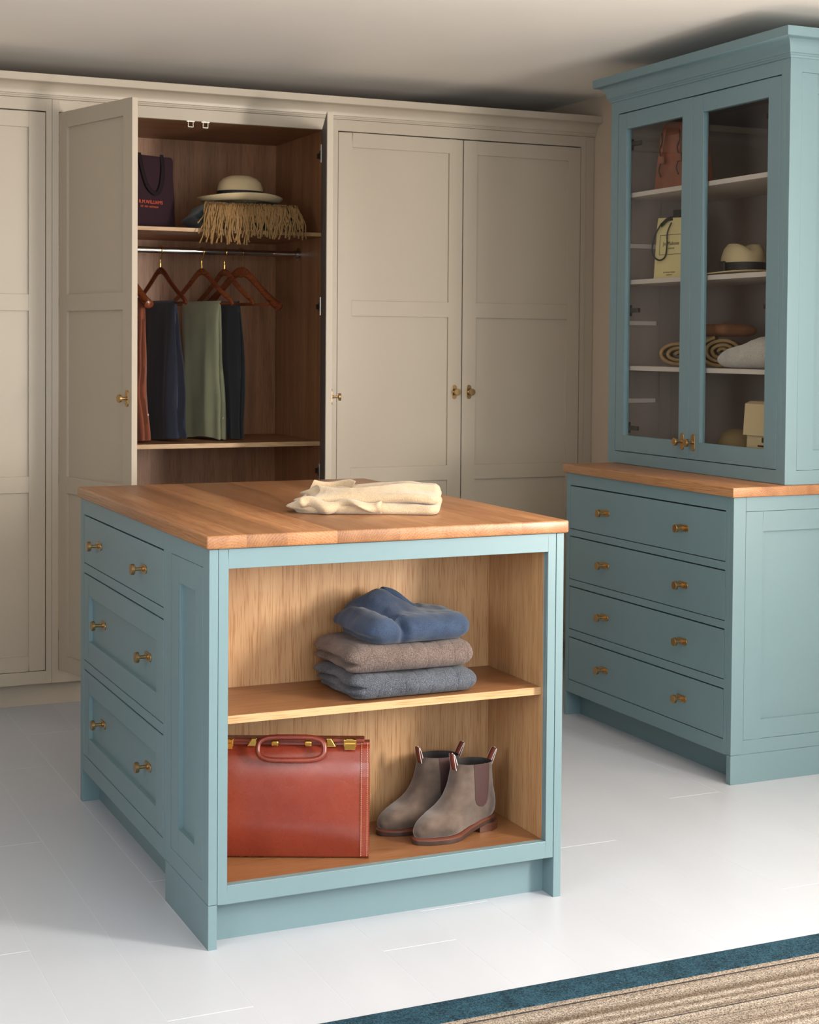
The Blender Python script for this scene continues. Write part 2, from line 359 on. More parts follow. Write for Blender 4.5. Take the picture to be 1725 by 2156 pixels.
def stave(parent, x0, x1, y0, y1, z0, z1, left, right, r=0.0045):
    """one stave of a worktop; only the worktop's outer edges are rounded"""
    c = Vector(((x0+x1)/2, (y0+y1)/2, z0)); bm = bmesh.new()
    bmesh.ops.create_cube(bm, size=1.0, matrix=Matrix.Translation((0, 0, (z1-z0)/2)) @ Matrix.Diagonal((x1-x0, y1-y0, z1-z0, 1)))
    def outer(f):
        n_ = f.normal
        return (n_.x < -0.5 and left) or (n_.x > 0.5 and right) or abs(n_.y) > 0.5 or abs(n_.z) > 0.5
    bm.normal_update()
    es = [e for e in bm.edges if all(outer(f) for f in e.link_faces)]
    bmesh.ops.bevel(bm, geom=es, offset=r, segments=3, profile=0.5, affect='EDGES')
    me = bpy.data.meshes.new('stave'); bm.to_mesh(me); bm.free(); me.materials.append(M['oak_y'])
    me.polygons.foreach_set('use_smooth', [True]*len(me.polygons)); me.set_sharp_from_angle(angle=R(40))
    o = bpy.data.objects.new('stave', me); COL.objects.link(o); o.parent = parent; o.location = c-BASE[parent.name]; return o
# ------------------------------------------------------------------ island
IW, ID = 0.8923, 1.266
isl = thing('dressing_island', (IW/2, ID/2, 0), 'blue painted dressing island with three drawers and an open oak bookcase end', 'island')
TI = lambda a, d, z: (d, a, z)             # left side, facing -x : a = y
TFr = lambda a, d, z: (a, d, z)            # front, facing -y
ZT = 0.8886
mb = MB()
for z0, z1 in ((0.845, ZT), (0.677, 0.703), (0.3965, 0.421), (0.098, 0.1435)): mb.box(0.370, 1.224, 0, 0.022, z0, z1, TI)
mb.box(0.3485, 0.370, 0, 0.022, 0.098, ZT, TI); mb.box(1.224, 1.2445, 0, 0.022, 0.098, ZT, TI)
mb.build('face_frame', 'blue', isl, bevel=0.001)
MB().box(1.2455, ID, 0, 0.30, 0, ZT, TI).box(1.2455, ID, 0.30, IW, 0, ZT, TI).build('end_panel', 'blue', isl, bevel=0.001)
MB().box(0.35, 1.245, 0.052, 0.07, 0, 0.098, TI).build('plinth', 'blue', isl)
for i, (z0, z1, rec) in enumerate(((0.7055, 0.8410, None), (0.4235, 0.6730, (0.484, 0.614)), (0.146, 0.3925, (0.2035, 0.335)))):
    a0, a1 = 0.3725, 1.2215
    if rec: dr = shaker('drawer', TI, a0, a1, z0, z1, 0.436, 1.162, [rec], 'blue', isl, thick=0.021, depth=0.012)
    else: dr = MB().box(a0, a1, 0, 0.021, z0, z1, TI).build('drawer', 'blue', isl, bevel=0.0012)
    MB().box(a0+0.02, a1-0.02, 0.021, 0.45, z0+0.012, z1-0.02, TI).build('drawer_box', 'oak_y', dr)
    d0 = 0.012 if rec else 0.0
    TK = (lambda dd: (lambda a, d, z: (d+dd, a, z)))(d0)
    zc = {0: 0.7745, 1: 0.552, 2: 0.2735}[i]
    for a in (0.552, 1.032): knob(TK, a, zc, dr, upright=False)
# bookcase end: left pilaster panel (faces -x)
shaker('pilaster_panel', TI, 0.0495, 0.2995, 0.1435, 0.8435, 0.1075, 0.238, [(0.2045, 0.783)], 'blue', isl, thick=0.02, depth=0.011, bevel=0.0008)
mb = MB()
mb.box(0.0, 0.0482, 0, 0.0203, 0.100, ZT, TI); mb.box(0.3005, 0.3478, 0, 0.0203, 0.100, ZT, TI)
mb.box(0.0482, 0.3005, 0, 0.0203, 0.8445, ZT, TI); mb.box(0.0482, 0.3005, 0, 0.0203, 0.100, 0.1425, TI)
mb.build('side_frame', 'blue', isl, bevel=0.0008)
MB().box(0.0, 0.3478, 0, 0.0203, 0, 0.0988, TI).build('skirting', 'blue', isl, bevel=0.0008)
MB().box(0.0, 1.2455, IW-0.0203, IW, 0, ZT, TI).build('side_panel', 'blue', isl, bevel=0.001)
mb = MB()                                     # front frame
mb.box(0.0213, 0.0437, 0.001, 0.021, 0.098, ZT, TFr); mb.box(0.850, IW-0.0213, 0.001, 0.021, 0.098, ZT, TFr)
mb.box(0.0437, 0.850, 0.001, 0.021, 0.8445, ZT, TFr); mb.box(0.0437, 0.850, 0.001, 0.021, 0.098, 0.1395, TFr)
mb.build('front_frame', 'blue', isl, bevel=0.001)
MB().box(0.0203, IW-0.0203, 0.054, 0.07, 0, 0.098, TFr).build('plinth', 'blue', isl)
MB().box(0.0437, 0.850, 0.313, 0.325, 0.13, 0.85, TFr).build('back_board', 'oak_z', isl)
MB().box(0.0240, 0.0437, 0.0212, 0.313, 0.13, 0.85, TFr).build('bookcase_side', 'oak_z', isl)
MB().box(0.850, 0.870, 0.0212, 0.313, 0.13, 0.85, TFr).build('bookcase_side', 'oak_z', isl)
MB().box(0.0437, 0.850, 0.0212, 0.313, 0.120, 0.1395, TFr).build('bookcase_floor', 'oak_dark_x', isl)
MB().box(0.0437, 0.850, 0.0212, 0.313, 0.8450, 0.860, TFr).build('bookcase_top', 'oak_x', isl)
sh = MB().box(0.0440, 0.8497, 0.034, 0.313, 0.4925, 0.5105, TFr).build('shelf', 'oak_dark_x', isl, bevel=0.0008)
MB().box(0.0440, 0.8497, 0.0300, 0.0340, 0.4925, 0.5105, TFr).build('lipping', 'oak_shelf', sh, bevel=0.0006)
# island worktop of glued staves
wt = thing('worktop', (IW/2, ID/2, 0.8898), 'thick oak stave worktop lying on the dressing island', 'worktop')
edges = [-0.0088, 0.083, 0.1786, 0.2983, 0.4536, 0.6482, 0.7712, 0.9011]
for i in range(7):
    stave(wt, edges[i], edges[i+1], -0.0088, ID+0.0088, 0.8898, 0.92, i == 0, i == 6)

# ------------------------------------------------------------------ dresser base
DX, DY, DF = 1.859, 0.6491, 1.6641
base = thing('chest_of_drawers', ((DX+XR_)/2, (DY+DF)/2, 0), 'blue chest of four plain drawers under the glazed cabinet', 'chest of drawers')
TD = lambda a, d, z: (DX+d, a, z)
TE = lambda a, d, z: (a, DY+d, z)
ZT2 = 0.8830
mb = MB()
for z0, z1 in ((0.8405, ZT2), (0.657, 0.6813), (0.4753, 0.499), (0.291, 0.3178), (0.088, 0.1335)): mb.box(0.6895, 1.6395, 0.0, 0.022, z0, z1, TD)
mb.box(0.6715, 0.6895, 0, 0.022, 0.088, ZT2, TD); mb.box(1.6395, 1.655, 0, 0.022, 0.088, ZT2, TD)
mb.build('face_frame', 'blue', base, bevel=0.001)
for z0, z1 in ((0.6840, 0.8362), (0.5015, 0.6528), (0.3205, 0.4710), (0.1360, 0.2868)):
    dr = MB().box(0.692, 1.637, 0.0, 0.021, z0, z1, TD).build('drawer', 'blue', base, bevel=0.0012)
    MB().box(0.71, 1.62, 0.021, 0.45, z0+0.012, z1-0.02, TD).build('drawer_box', 'oak_y', dr)
    for a in (0.916, 1.395): knob(TD, a, (z0+z1)/2+0.002, dr, upright=False)
shaker('end_panel', TE, 1.905, 2.406, 0.1350, 0.838, 1.968, 2.343, [(0.194, 0.776)], 'blue', base, thick=0.02, depth=0.009, bevel=0.0008)
mb = MB()
mb.box(DX, 1.904, 0, 0.0215, 0.0912, ZT2, TE); mb.box(2.407, 2.451, 0, 0.0215, 0.0912, ZT2, TE)
mb.box(1.904, 2.407, 0, 0.0215, 0.839, ZT2, TE); mb.box(1.904, 2.407, 0, 0.0215, 0.0912, 0.134, TE)
mb.build('end_frame', 'blue', base, bevel=0.0008)
MB().box(DX, 2.451, 0, 0.0215, 0, 0.0900, TE).build('skirting', 'blue', base, bevel=0.0008)
MB().box(DX, 2.451, DF-DY-0.009, DF-DY, 0, ZT2, TE).build('end_panel', 'blue', base, bevel=0.001)
MB().box(0.671, 1.655, 0.060, 0.078, 0, 0.088, TD).build('plinth', 'blue', base)
dwt = thing('drawer_chest_worktop', ((DX+XR_)/2, (DY+DF)/2, 0.8842), 'oak stave worktop between the drawers and the glazed cabinet', 'worktop')
de = [DX-0.0108, 1.955, 2.0564, 2.19, 2.32, 2.4515]
for i in range(5):
    stave(dwt, de[i], de[i+1], DY-0.0108, DF+0.0108, 0.8842, 0.9146, i == 0, False, 0.0025)

# ------------------------------------------------------------------ glazed upper cabinet
UX, UY, UF, UZ0, UZ1 = 2.0549, 0.6582, 1.7029, 0.9156, 2.2386
gc = thing('glazed_cabinet', ((UX+XR_)/2, (UY+UF)/2, UZ0), 'blue display cabinet with two glass doors standing on the oak worktop', 'cabinet')
TU = lambda a, d, z: (UX+d, a, z)
TUE = lambda a, d, z: (a, UY+d, z)
mb = MB()
mb.box(0.681, 0.7024, 0, 0.022, UZ0, UZ1, TU); mb.box(1.656, 1.682, 0, 0.022, UZ0, UZ1, TU)
mb.box(0.7024, 1.656, 0, 0.022, 2.189, UZ1, TU); mb.box(0.7024, 1.656, 0, 0.022, UZ0, 0.958, TU)
mb.build('face_frame', 'blue', gc, bevel=0.001)
shaker('end_panel', TUE, 2.099, 2.405, 0.960, 2.191, 2.160, 2.345, [(1.0216, 2.130)], 'blue', gc, thick=0.02, depth=0.009, bevel=0.0008)
mb = MB()
mb.box(UX, 2.098, 0, 0.0225, UZ0, UZ1, TUE); mb.box(2.406, 2.451, 0, 0.0225, UZ0, UZ1, TUE)
mb.box(2.098, 2.406, 0, 0.0225, 2.192, UZ1, TUE); mb.box(2.098, 2.406, 0, 0.0225, UZ0, 0.959, TUE)
mb.build('end_frame', 'blue', gc, bevel=0.0008)
MB().box(UX, 2.451, UF-UY-0.020, UF-UY, UZ0, UZ1, TUE).build('end_panel', 'blue', gc, bevel=0.001)
MB().box(0.681, 1.682, 0.385, 0.396, UZ0, UZ1, TU).build('back_board', 'cab_in', gc)
MB().box(0.6812, 0.6832, 0.024, 0.385, UZ0, UZ1, TU).build('side_lining', 'cab_in', gc)
MB().box(1.679, 1.6815, 0.024, 0.385, UZ0, UZ1, TU).build('side_lining', 'cab_in', gc)
MB().box(0.684, 1.678, 0.024, 0.384, UZ0+0.001, 0.948, TU).build('cabinet_floor', 'cab_in', gc)
MB().box(0.684, 1.678, 0.024, 0.384, 2.205, 2.236, TU).build('cabinet_top', 'cab_in', gc)
for z0, z1 in ((1.8825, 1.899), (1.567, 1.5835), (1.2545, 1.2705)):
    MB().box(0.684, 1.678, 0.030, 0.384, z0, z1, TU).build('shelf', 'cab_shelf', gc, bevel=0.001)
for z in (1.712, 1.428, 1.141):
    MB().box(1.672, 1.679, 0.030, 0.185, z-0.008, z+0.008, TU).build('pale_strip', 'cab_shelf', gc, bevel=0.001)  # thin pale strips across the far side of the cabinet
for a0, a1, r0, r1, ka, side in ((0.7045, 1.1833, 0.7665, 1.1215, 1.1535, -1), (1.1853, 1.6540, 1.2430, 1.6000, 1.2195, 1)):
    mb = MB(); z0, z1, q0, q1 = 0.9608, 2.1850, 1.0190, 2.1270
    mb.box(a0, r0, 0, 0.022, z0, z1, TU); mb.box(r1, a1, 0, 0.022, z0, z1, TU); mb.box(r0, r1, 0, 0.022, z0, q0, TU); mb.box(r0, r1, 0, 0.022, q1, z1, TU)
    d = mb.build('door', 'blue', gc, bevel=0.0012)
    MB().box(r0-0.004, r1+0.004, 0.013, 0.017, q0-0.004, q1+0.004, TU).build('pane', 'glass', d)
    knob(TU, ka, 1.018, d)
    ah = a1 if side > 0 else a0
    for z in (1.045, 1.472, 2.075):
        hm = MB().box(ah-side*0.105, ah-side*0.005, 0.0225, 0.036, z-0.008, z+0.008, TU)
        hm.box(ah-side*0.040, ah-side*0.005, 0.0225, 0.042, z-0.020, z+0.020, TU)
        hm.build('hinge', 'dark_metal', d, bevel=0.002)
def cornice_profile(z0, h, e):
    k = h/0.081
    pr = [(0.0, z0-0.004*k), (0.004, z0-0.004*k), (0.006, z0+0.002*k), (0.009, z0+0.003*k), (0.009, z0+0.008*k), (0.013, z0+0.010*k)]
    for j in range(1, 9):
        t = PI/2*j/8; pr.append((0.013+(e-0.020)*(1-math.cos(t)), z0+0.010*k+(0.040*k)*math.sin(t)))
    pr += [(e-0.003, z0+0.051*k), (e, z0+0.053*k), (e, z0+h), (0.0, z0+h)]
    return pr
mb = MB(); secs = []
pr = cornice_profile(UZ1, 0.081, 0.0513)
for (px, py, ox, oy) in ((2.4515, UY, 0, -1), (UX, UY, -1, -1), (UX, UF, -1, 1), (2.4515, UF, 0, 1)):
    secs.append([(px+ox*o_, py+oy*o_, z) for o_, z in pr])
mb.loft(secs); mb.box(UX, 2.4515, UY, UF, UZ1, UZ1+0.070)
mb.build('crown_moulding', 'blue', gc, smooth=True, sharp=25)

# ------------------------------------------------------------------ wardrobes
YW = 2.4843
TW = lambda a, d, z: (a, YW+d, z)
ZD0, ZD1 = 0.1364, 2.1792
RECS = [(0.193, 0.792), (0.852, 1.454), (1.515, 2.118)]
def wardrobe_door(parent, hx, sgn, w, angle=0.0, lining=None):
    """door hinged at hx, reaching sgn*w; local frame has its origin on the hinge line"""
    TLc = lambda a, d, z: (sgn*a, d, z-ZD0)
    st = 0.062
    mb = MB(); mb.box(0.0025, st, 0, 0.022, ZD0+0.003, ZD1-0.0045, TLc); mb.box(w-st, w-0.0022, 0, 0.022, ZD0+0.003, ZD1-0.0045, TLc)
    zs = [ZD0+0.003]+[q for r in RECS for q in r]+[ZD1-0.0045]
    for i in range(0, len(zs), 2): mb.box(st, w-st, 0, 0.022, zs[i], zs[i+1], TLc)
    d = mb.build('door', 'taupe', parent, bevel=0.0012, local=True)
    for b0, b1 in RECS:
        MB().box(st-0.002, w-st+0.002, 0.009, 0.018, b0-0.002, b1+0.002, TLc).build('panel', 'taupe', d, local=True)
    knob(lambda a, dd, z: (sgn*a, dd, z-ZD0), w-0.033, 1.1507, d, local=True)
    d.location = Vector((hx, YW+0.0005, ZD0))-BASE[parent.name]
    d.rotation_euler.z = -sgn*R(angle)
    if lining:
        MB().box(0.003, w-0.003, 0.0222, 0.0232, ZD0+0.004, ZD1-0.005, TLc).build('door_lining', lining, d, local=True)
    return d
def wardrobe(label, x0, x1, ox0, ox1, fx1=None):
    t = thing('wardrobe', ((x0+x1)/2, (YW+YB)/2, 0), label, 'wardrobe', 'row of fitted wardrobes')
    mb = MB(); e = fx1 if fx1 else x1
    mb.box(x0+0.0004, ox0, 0, 0.022, 0.090, 2.224, TW); mb.box(ox1, e-0.0004, 0, 0.022, 0.090, 2.224, TW)
    mb.box(ox0, ox1, 0, 0.022, 2.1795, 2.224, TW); mb.box(ox0, ox1, 0, 0.022, 0.090, ZD0, TW)
    mb.build('face_frame', 'taupe', t, bevel=0.0008)
    if fx1: MB().box(fx1+0.0004, x1, 0.002, 0.022, 0.090, 2.224, TW).build('filler_strip', 'taupe', t, bevel=0.0008)
    MB().box(x0+0.001, ox0-0.0005, 0.0225, 0.60, 0.09, 2.22, TW).build('side_board', 'oak_in_z', t)
    MB().box(ox1+0.0005, (fx1 or x1)-0.001, 0.0225, 0.60, 0.09, 2.22, TW).build('side_board', 'oak_in_z', t)
    MB().box(ox0, ox1, 0.600, 0.612, 0.09, 2.22, TW).build('back_board', 'oak_in_z', t)
    MB().box(ox0, ox1, 0.0225, 0.600, 0.115, ZD0-0.001, TW).build('bottom_board', 'oak_in_x', t)
    MB().box(ox0, ox1, 0.0225, 0.600, 2.183, 2.203, TW).build('top_board', 'oak_in_x', t)
    return t
w1 = wardrobe('taupe panelled wardrobe with both doors shut beside the open wardrobe, away from the glazed cabinet', -0.9610, 0.1665, -0.9390, 0.1446)
wardrobe_door(w1, -0.9390, 1, 0.5408); wardrobe_door(w1, 0.1446, -1, 0.5408)
w2 = wardrobe('taupe wardrobe standing open with clothes on a rail and an oak lined interior', 0.1665, 1.2620, 0.1900, 1.2400)
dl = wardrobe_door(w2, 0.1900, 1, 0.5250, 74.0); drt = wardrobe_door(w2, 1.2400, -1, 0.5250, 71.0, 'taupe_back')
w3 = wardrobe('taupe panelled wardrobe with both doors shut in the corner behind the glazed cabinet', 1.2620, 2.4505, 1.2840, 2.3870, 2.4100)
wardrobe_door(w3, 1.2840, 1, 0.5500); wardrobe_door(w3, 2.3870, -1, 0.5530)
# fittings of the open wardrobe
for z0, z1 in ((1.7650, 1.7790), (0.9410, 0.9580)):
    s_ = MB().box(0.1905, 1.2395, 0.034, 0.600, z0, z1, TW).build('shelf', 'oak_in_x', w2)
    MB().box(0.1905, 1.2395, 0.030, 0.034, z0, z1, TW).build('lipping', 'oak_shelf', s_)
RY, RZ = 2.800, 1.7085
MB().tube([(0.1905, RY, RZ), (1.2395, RY, RZ)], 0.0125, 16).build('hanging_rail', 'chrome', w2, smooth=True)
for x, s_ in ((1.2395, -1), (0.1905, 1)):
    MB().lathe([(0.028, 0.0), (0.028, 0.004), (0.018, 0.006), (0.017, 0.018), (0.0135, 0.020)], 20, lambda a, b, c: (x+s_*c, RY+a, RZ+b)).build('rail_socket', 'chrome', w2, smooth=True)
for x in (0.688, 0.746):
    c_ = MB(); y0 = YW+0.004
    c_.box(x-0.0155, x+0.0155, y0, y0+0.020, 2.176, 2.180); c_.box(x-0.0105, x-0.0085, y0, y0+0.02, 2.158, 2.176); c_.box(x+0.0085, x+0.0105, y0, y0+0.02, 2.158, 2.176)
    c_.box(x-0.0105, x+0.0105, y0, y0+0.02, 2.156, 2.1585)
    c_.build('door_catch', 'nickel', w2)
for x, s_ in ((0.1905, 1), (1.2395, -1)):
    for z in (2.085, 1.49, 0.838, 0.26):
        h_ = MB(); h_.box(x, x+s_*0.012, YW+0.030, YW+0.085, z-0.010, z+0.010); h_.box(x, x+s_*0.016, YW+0.024, YW+0.045, z-0.018, z+0.018)
        h_.build('hinge', 'dark_metal', w2, bevel=0.002)
for d_, s_ in ((drt, -1), (dl, 1)):
    for z in (2.085, 1.49, 0.838, 0.26):
        MB().box(s_*0.004, s_*0.018, 0.0235, 0.0265, z-0.035-ZD0, z+0.035-ZD0).build('hinge_plate', 'nickel', d_, local=True)
# continuous plinth and cornice
pl = MB().box(-0.961, 2.451, 0.060, 0.078, 0, 0.0895, TW).build('plinth', 'taupe'); tag(pl, 'taupe plinth board running along the floor under the wardrobes', 'plinth')
pr = cornice_profile(2.2285, 0.0757, 0.0600)
mb = MB(); mb.loft([[(x, YW-o_, z) for o_, z in pr] for x in (-1.02, 2.4505)]); mb.box(-0.961, 2.4505, YW+0.0005, YW+0.60, 2.2250, 2.285)
co = mb.build('cornice', 'taupe', smooth=True, sharp=25); tag(co, 'taupe moulded cornice running along the tops of the wardrobes', 'cornice')

# ------------------------------------------------------------------ rug
M['rug_border'] = knit('teal_woven_border', srgb(12, 30, 40), srgb(44, 80, 96), scale=300, fleck=280, sheen=0.0, bstr=0.6)
def rug_mat():
    m, nt, bs = new_mat('striped_beige_flatweave'); L = nt.links.new
    tc = N(nt, 'ShaderNodeTexCoord'); sx = N(nt, 'ShaderNodeSeparateXYZ'); L(tc.outputs['Object'], sx.inputs[0])
    cm = N(nt, 'ShaderNodeCombineXYZ'); L(sx.outputs['Y'], cm.inputs[0])
    n1 = N(nt, 'ShaderNodeTexNoise', i_Scale=34.0, i_Detail=4.0); L(cm.outputs[0], n1.inputs['Vector'])
    cr = N(nt, 'ShaderNodeValToRGB'); e = cr.color_ramp.elements
    e[0].position = 0.38; e[0].color = srgb(104, 91, 78); e[1].position = 0.60; e[1].color = srgb(154, 143, 131)
    L(n1.outputs[0], cr.inputs[0])
    n2 = N(nt, 'ShaderNodeTexNoise', i_Scale=60.0, i_Detail=2.0); L(cm.outputs[0], n2.inputs['Vector'])
    th = N(nt, 'ShaderNodeMapRange', i_1=0.58, i_2=0.63, i_3=0.0, i_4=1.0); L(n2.outputs[0], th.inputs[0])
    mx = N(nt, 'ShaderNodeMix', data_type='RGBA'); mx.inputs[7].default_value = srgb(58, 52, 52); L(th.outputs[0], mx.inputs[0]); L(cr.outputs[0], mx.inputs[6])
    fl = N(nt, 'ShaderNodeTexNoise', i_Scale=330.0, i_Detail=2.0); L(tc.outputs['Object'], fl.inputs['Vector'])
    fm = N(nt, 'ShaderNodeMapRange', i_1=0.32, i_2=0.68, i_3=0.25, i_4=1.7); L(fl.outputs[0], fm.inputs[0])
    m2 = N(nt, 'ShaderNodeMix', data_type='RGBA', blend_type='MULTIPLY'); m2.inputs[0].default_value = 1; L(mx.outputs[2], m2.inputs[6]); L(fm.outputs[0], m2.inputs[7])
    L(m2.outputs[2], bs.inputs['Base Color']); bs.inputs['Roughness'].default_value = 0.95; bs.inputs['Specular IOR Level'].default_value = 0.15
    bump(nt, bs, fl.outputs[0], 0.8, 0.002); return m
M['rug'] = rug_mat()
rg = thing('rug', (0.9, -1.5, 0), 'flat woven beige striped rug with a dark teal border on the pale floor', 'rug')
RX0, RX1, RYa, RYb = -0.65, 2.30, -2.75, -0.4655
MB().box(RX0+0.09, RX1-0.09, RYa+0.09, RYb-0.0905, 0.0005, 0.007).build('rug_field', 'rug', rg, bevel=0.001)
MB().box(RX0, RX1, RYb-0.0900, RYb, 0.0005, 0.009).build('border', 'rug_border', rg, bevel=0.002)
MB().box(RX0, RX1, RYa, RYa+0.0895, 0.0005, 0.009).build('border', 'rug_border', rg, bevel=0.002)
MB().box(RX0, RX0+0.0895, RYa+0.09, RYb-0.0905, 0.0005, 0.009).build('border', 'rug_border', rg, bevel=0.002)
MB().box(RX1-0.0895, RX1, RYa+0.09, RYb-0.0905, 0.0005, 0.009).build('border', 'rug_border', rg, bevel=0.002)

# ------------------------------------------------------------------ folded jumpers on the island shelf
M['knit_grey'] = knit('charcoal_cable_wool', srgb(34, 37, 44), srgb(104, 108, 118), rib=9, scale=420, fleck=620, sheen=0.12)
M['knit_brown'] = knit('brown_cable_wool', srgb(66, 54, 50), srgb(128, 112, 105), rib=9, scale=420, fleck=620, sheen=0.12)
M['knit_blue'] = knit('blue_fine_wool', srgb(37, 47, 66), srgb(64, 80, 105), scale=520, fleck=900, bstr=0.25, sheen=0.15)
M['knit_beige'] = knit('beige_pique_cotton', srgb(172, 148, 118), srgb(202, 180, 150), scale=420, fleck=700, bstr=0.35)
def folded(W, D, H, seed, grooves=((0.45, 0.014),), wav=0.006, bulge=0.010, tilt=0.0):
    def disp(q, u):
        x, y, z = q; zr = z/H
        # open layered edge on the left side
        lf = max(0.0, 1-(x+W/2)/0.05)
        bk = max(0.0, 1-(D/2-y)/0.05)
        for gz, gd in grooves:
            zz = gz+0.10*noise.noise(Vector((y*9, seed, 1)))
            x += lf*gd*math.exp(-((zr-zz)/0.09)**2)*1.6
        x += lf*(-0.010+0.020*noise.noise(Vector((y*12, zr*1.5, seed))))
        # soft waviness of all sides, sagging top
        n_ = fbm((x, y, z), 9, seed); n2 = fbm((x, y, z), 26, seed+3)
        top = max(0.0, zr-0.5)*2
        z += top*(wav*n_+0.0015*n2) + tilt*(x/W)*zr
        y += (wav*0.8*n_*(1 if y < 0 else 0.6))*(0.3+0.7*math.sin(PI*min(1, max(0, zr))))
        x += wav*0.6*fbm((y, z, x), 10, seed+7)
        # front fold bulges
        fr_ = max(0.0, 1-(y+D/2)/0.04); y -= fr_*bulge*math.sin(PI*min(1, max(0, zr)))*0.4
        return Vector((x, y, max(z, 0.0)))
    return slab(W, D, H, 60, 44, 14, rc=0.022, disp=disp)
j1 = folded(0.325, 0.255, 0.057, 2.3, grooves=((0.55, 0.020), (0.25, 0.010)), wav=0.005).build('folded_jumper', 'knit_grey', smooth=True, sharp=180)
place(j1, (0.523, 0.168, 0.5108), R(1.0)); tag(j1, 'charcoal grey cable knit jumper at the bottom of the pile on the shelf', 'jumper', 'jumpers piled on the island shelf')
j2 = folded(0.318, 0.245, 0.064, 5.1, grooves=((0.40, 0.018),), wav=0.006).build('folded_jumper', 'knit_brown', smooth=True, sharp=180)
place(j2, (0.520, 0.170, 0.5700), R(-1.0)); tag(j2, 'brown cable knit jumper folded between the grey and the blue one', 'jumper', 'jumpers piled on the island shelf')
def blue_disp(q, u):
    x, y, z = q; W, D, H = 0.275, 0.225, 0.070; zr = z/H
    # a slumped heap: high at the back left, flattening to the right, with a fold running from the front corner
    hgt = 1.0+0.62*math.exp(-((x+0.045)/0.060)**2-((y-0.045)/0.07)**2)-0.12*(x/W+0.5)
    fold = 0.016*math.exp(-((x+0.050+0.35*(y+0.11))/0.014)**2)
    z2 = z*hgt + max(0, zr-0.4)*1.6*(0.008*fbm((x, y, 0), 11, 8.0)-fold)
    # front left: pinched V of cloth
    fr_ = max(0.0, 1-(y+D/2)/0.05)
    y2 = y + fr_*0.020*math.exp(-((x+0.052)/0.010)**2)*(0.4+zr) + 0.006*fbm((x, z, y), 14, 4.0)
    lf = max(0.0, 1-(x+W/2)/0.06)
    x2 = x - lf*0.012*math.sin(PI*min(1, zr*1.2)) + 0.005*fbm((y, z, x), 12, 9.0) + lf*0.016*math.exp(-((zr-0.25)/0.12)**2)
    return Vector((x2, y2, max(z2, 0)))
bl = slab(0.275, 0.225, 0.070, 64, 52, 18, rc=0.03, disp=blue_disp)
# a sleeve flap rising behind
fl_ = []
for i in range(14):
    t = i/13; xx = -0.020+0.085*t; zz = 0.118-0.040*t+0.006*math.sin(5*t)
    fl_.append([(xx+0.001*math.cos(a)*6, 0.085+0.012*math.sin(a)-0.02*t, zz+0.010*math.cos(a)*(1-0.3*t)-0.018) for a in [2*PI*j/10 for j in range(10)]])
bl.loft(fl_)
j3 = bl.build('folded_jumper', 'knit_blue', smooth=True, sharp=180)
place(j3, (0.540, 0.165, 0.6335), R(2.0)); tag(j3, 'blue fine knit jumper folded loosely on top of the pile', 'jumper', 'jumpers piled on the island shelf')

# ------------------------------------------------------------------ beige jumper thrown on the worktop
def beige_disp(q, u, W=0.36, D=0.30, H=0.030, s=0.0):
    x, y, z = q; zr = z/H
    fr_ = max(0.0, 1-(y+D/2)/0.06); lf = max(0.0, 1-(x+W/2)/0.07)
    ridge = 0.020*math.exp(-((y+0.045+0.03*math.sin(x*16+s))/0.030)**2)+0.016*math.exp(-((y-0.07+0.35*(x-0.05))/0.03)**2)
    z2 = z+max(0, zr-0.3)*1.3*(ridge+0.005*fbm((x, y, 0), 7, 3.3+s)+0.0015*fbm((x, y, 0), 24, 6.1+s))
    y2 = y+fr_*(0.007*math.sin(x*24+s)*zr+0.006*fbm((x, z*3, 0), 8, 1.0+s))
    x2 = x+lf*(0.018*math.sin(y*40+2+s)+0.010*math.sin(zr*9))
    return Vector((x2, y2, max(z2, 0)))
bj = slab(0.36, 0.30, 0.026, 72, 60, 10, rc=0.03, disp=lambda q, u: beige_disp(q, u, H=0.026))
k0 = len(bj.v)
up_ = slab(0.335, 0.225, 0.026, 72, 50, 10, rc=0.025, disp=lambda q, u: beige_disp(q, u, 0.335, 0.225, 0.026, 2.2))
bj.add([(x+0.012, y-0.018, z+0.022+0.006*math.sin(x*18)) for x, y, z in up_.v], up_.f)
sl = []                                        # turned-back sleeve along the front left
for i in range(26):
    t = i/25; xx = -0.165+0.20*t
    cyy = -0.140+0.010*math.sin(t*15); czz = 0.022+0.007*math.sin(t*11+1)
    sl.append([(xx+0.004*math.sin(a*2), cyy+(0.020+0.006*t)*math.cos(a), max(0.001, czz+(0.013+0.004*math.sin(t*7))*math.sin(a))) for a in [2*PI*j/14 for j in range(14)]])
bj.loft(sl)
co_ = []                                       # collar end standing up at the back left
for i in range(18):
    t = i/17; an = PI*(0.1+0.9*t)
    co_.append([(-0.105+0.055*math.cos(an)+0.008*math.cos(a), 0.05+0.07*math.sin(an)*0.6+0.006*math.sin(a), 0.048+0.016*math.cos(a)+0.004*math.sin(t*8)) for a in [2*PI*j/12 for j in range(12)]])
bj.loft(co_)
b_ = bj.build('folded_jumper', 'knit_beige', smooth=True, sharp=180)
place(b_, (0.555, 0.405, 0.9202), R(-27)); tag(b_, 'pale beige cotton jumper lying loosely folded on the island worktop', 'jumper')
M['navy_label'] = plain('navy_label', srgb(28, 30, 46), 0.8)
lb = MB().box(-0.122, -0.090, -0.030, -0.024, 0.046, 0.0475).build('neck_label', 'navy_label', b_, local=True)

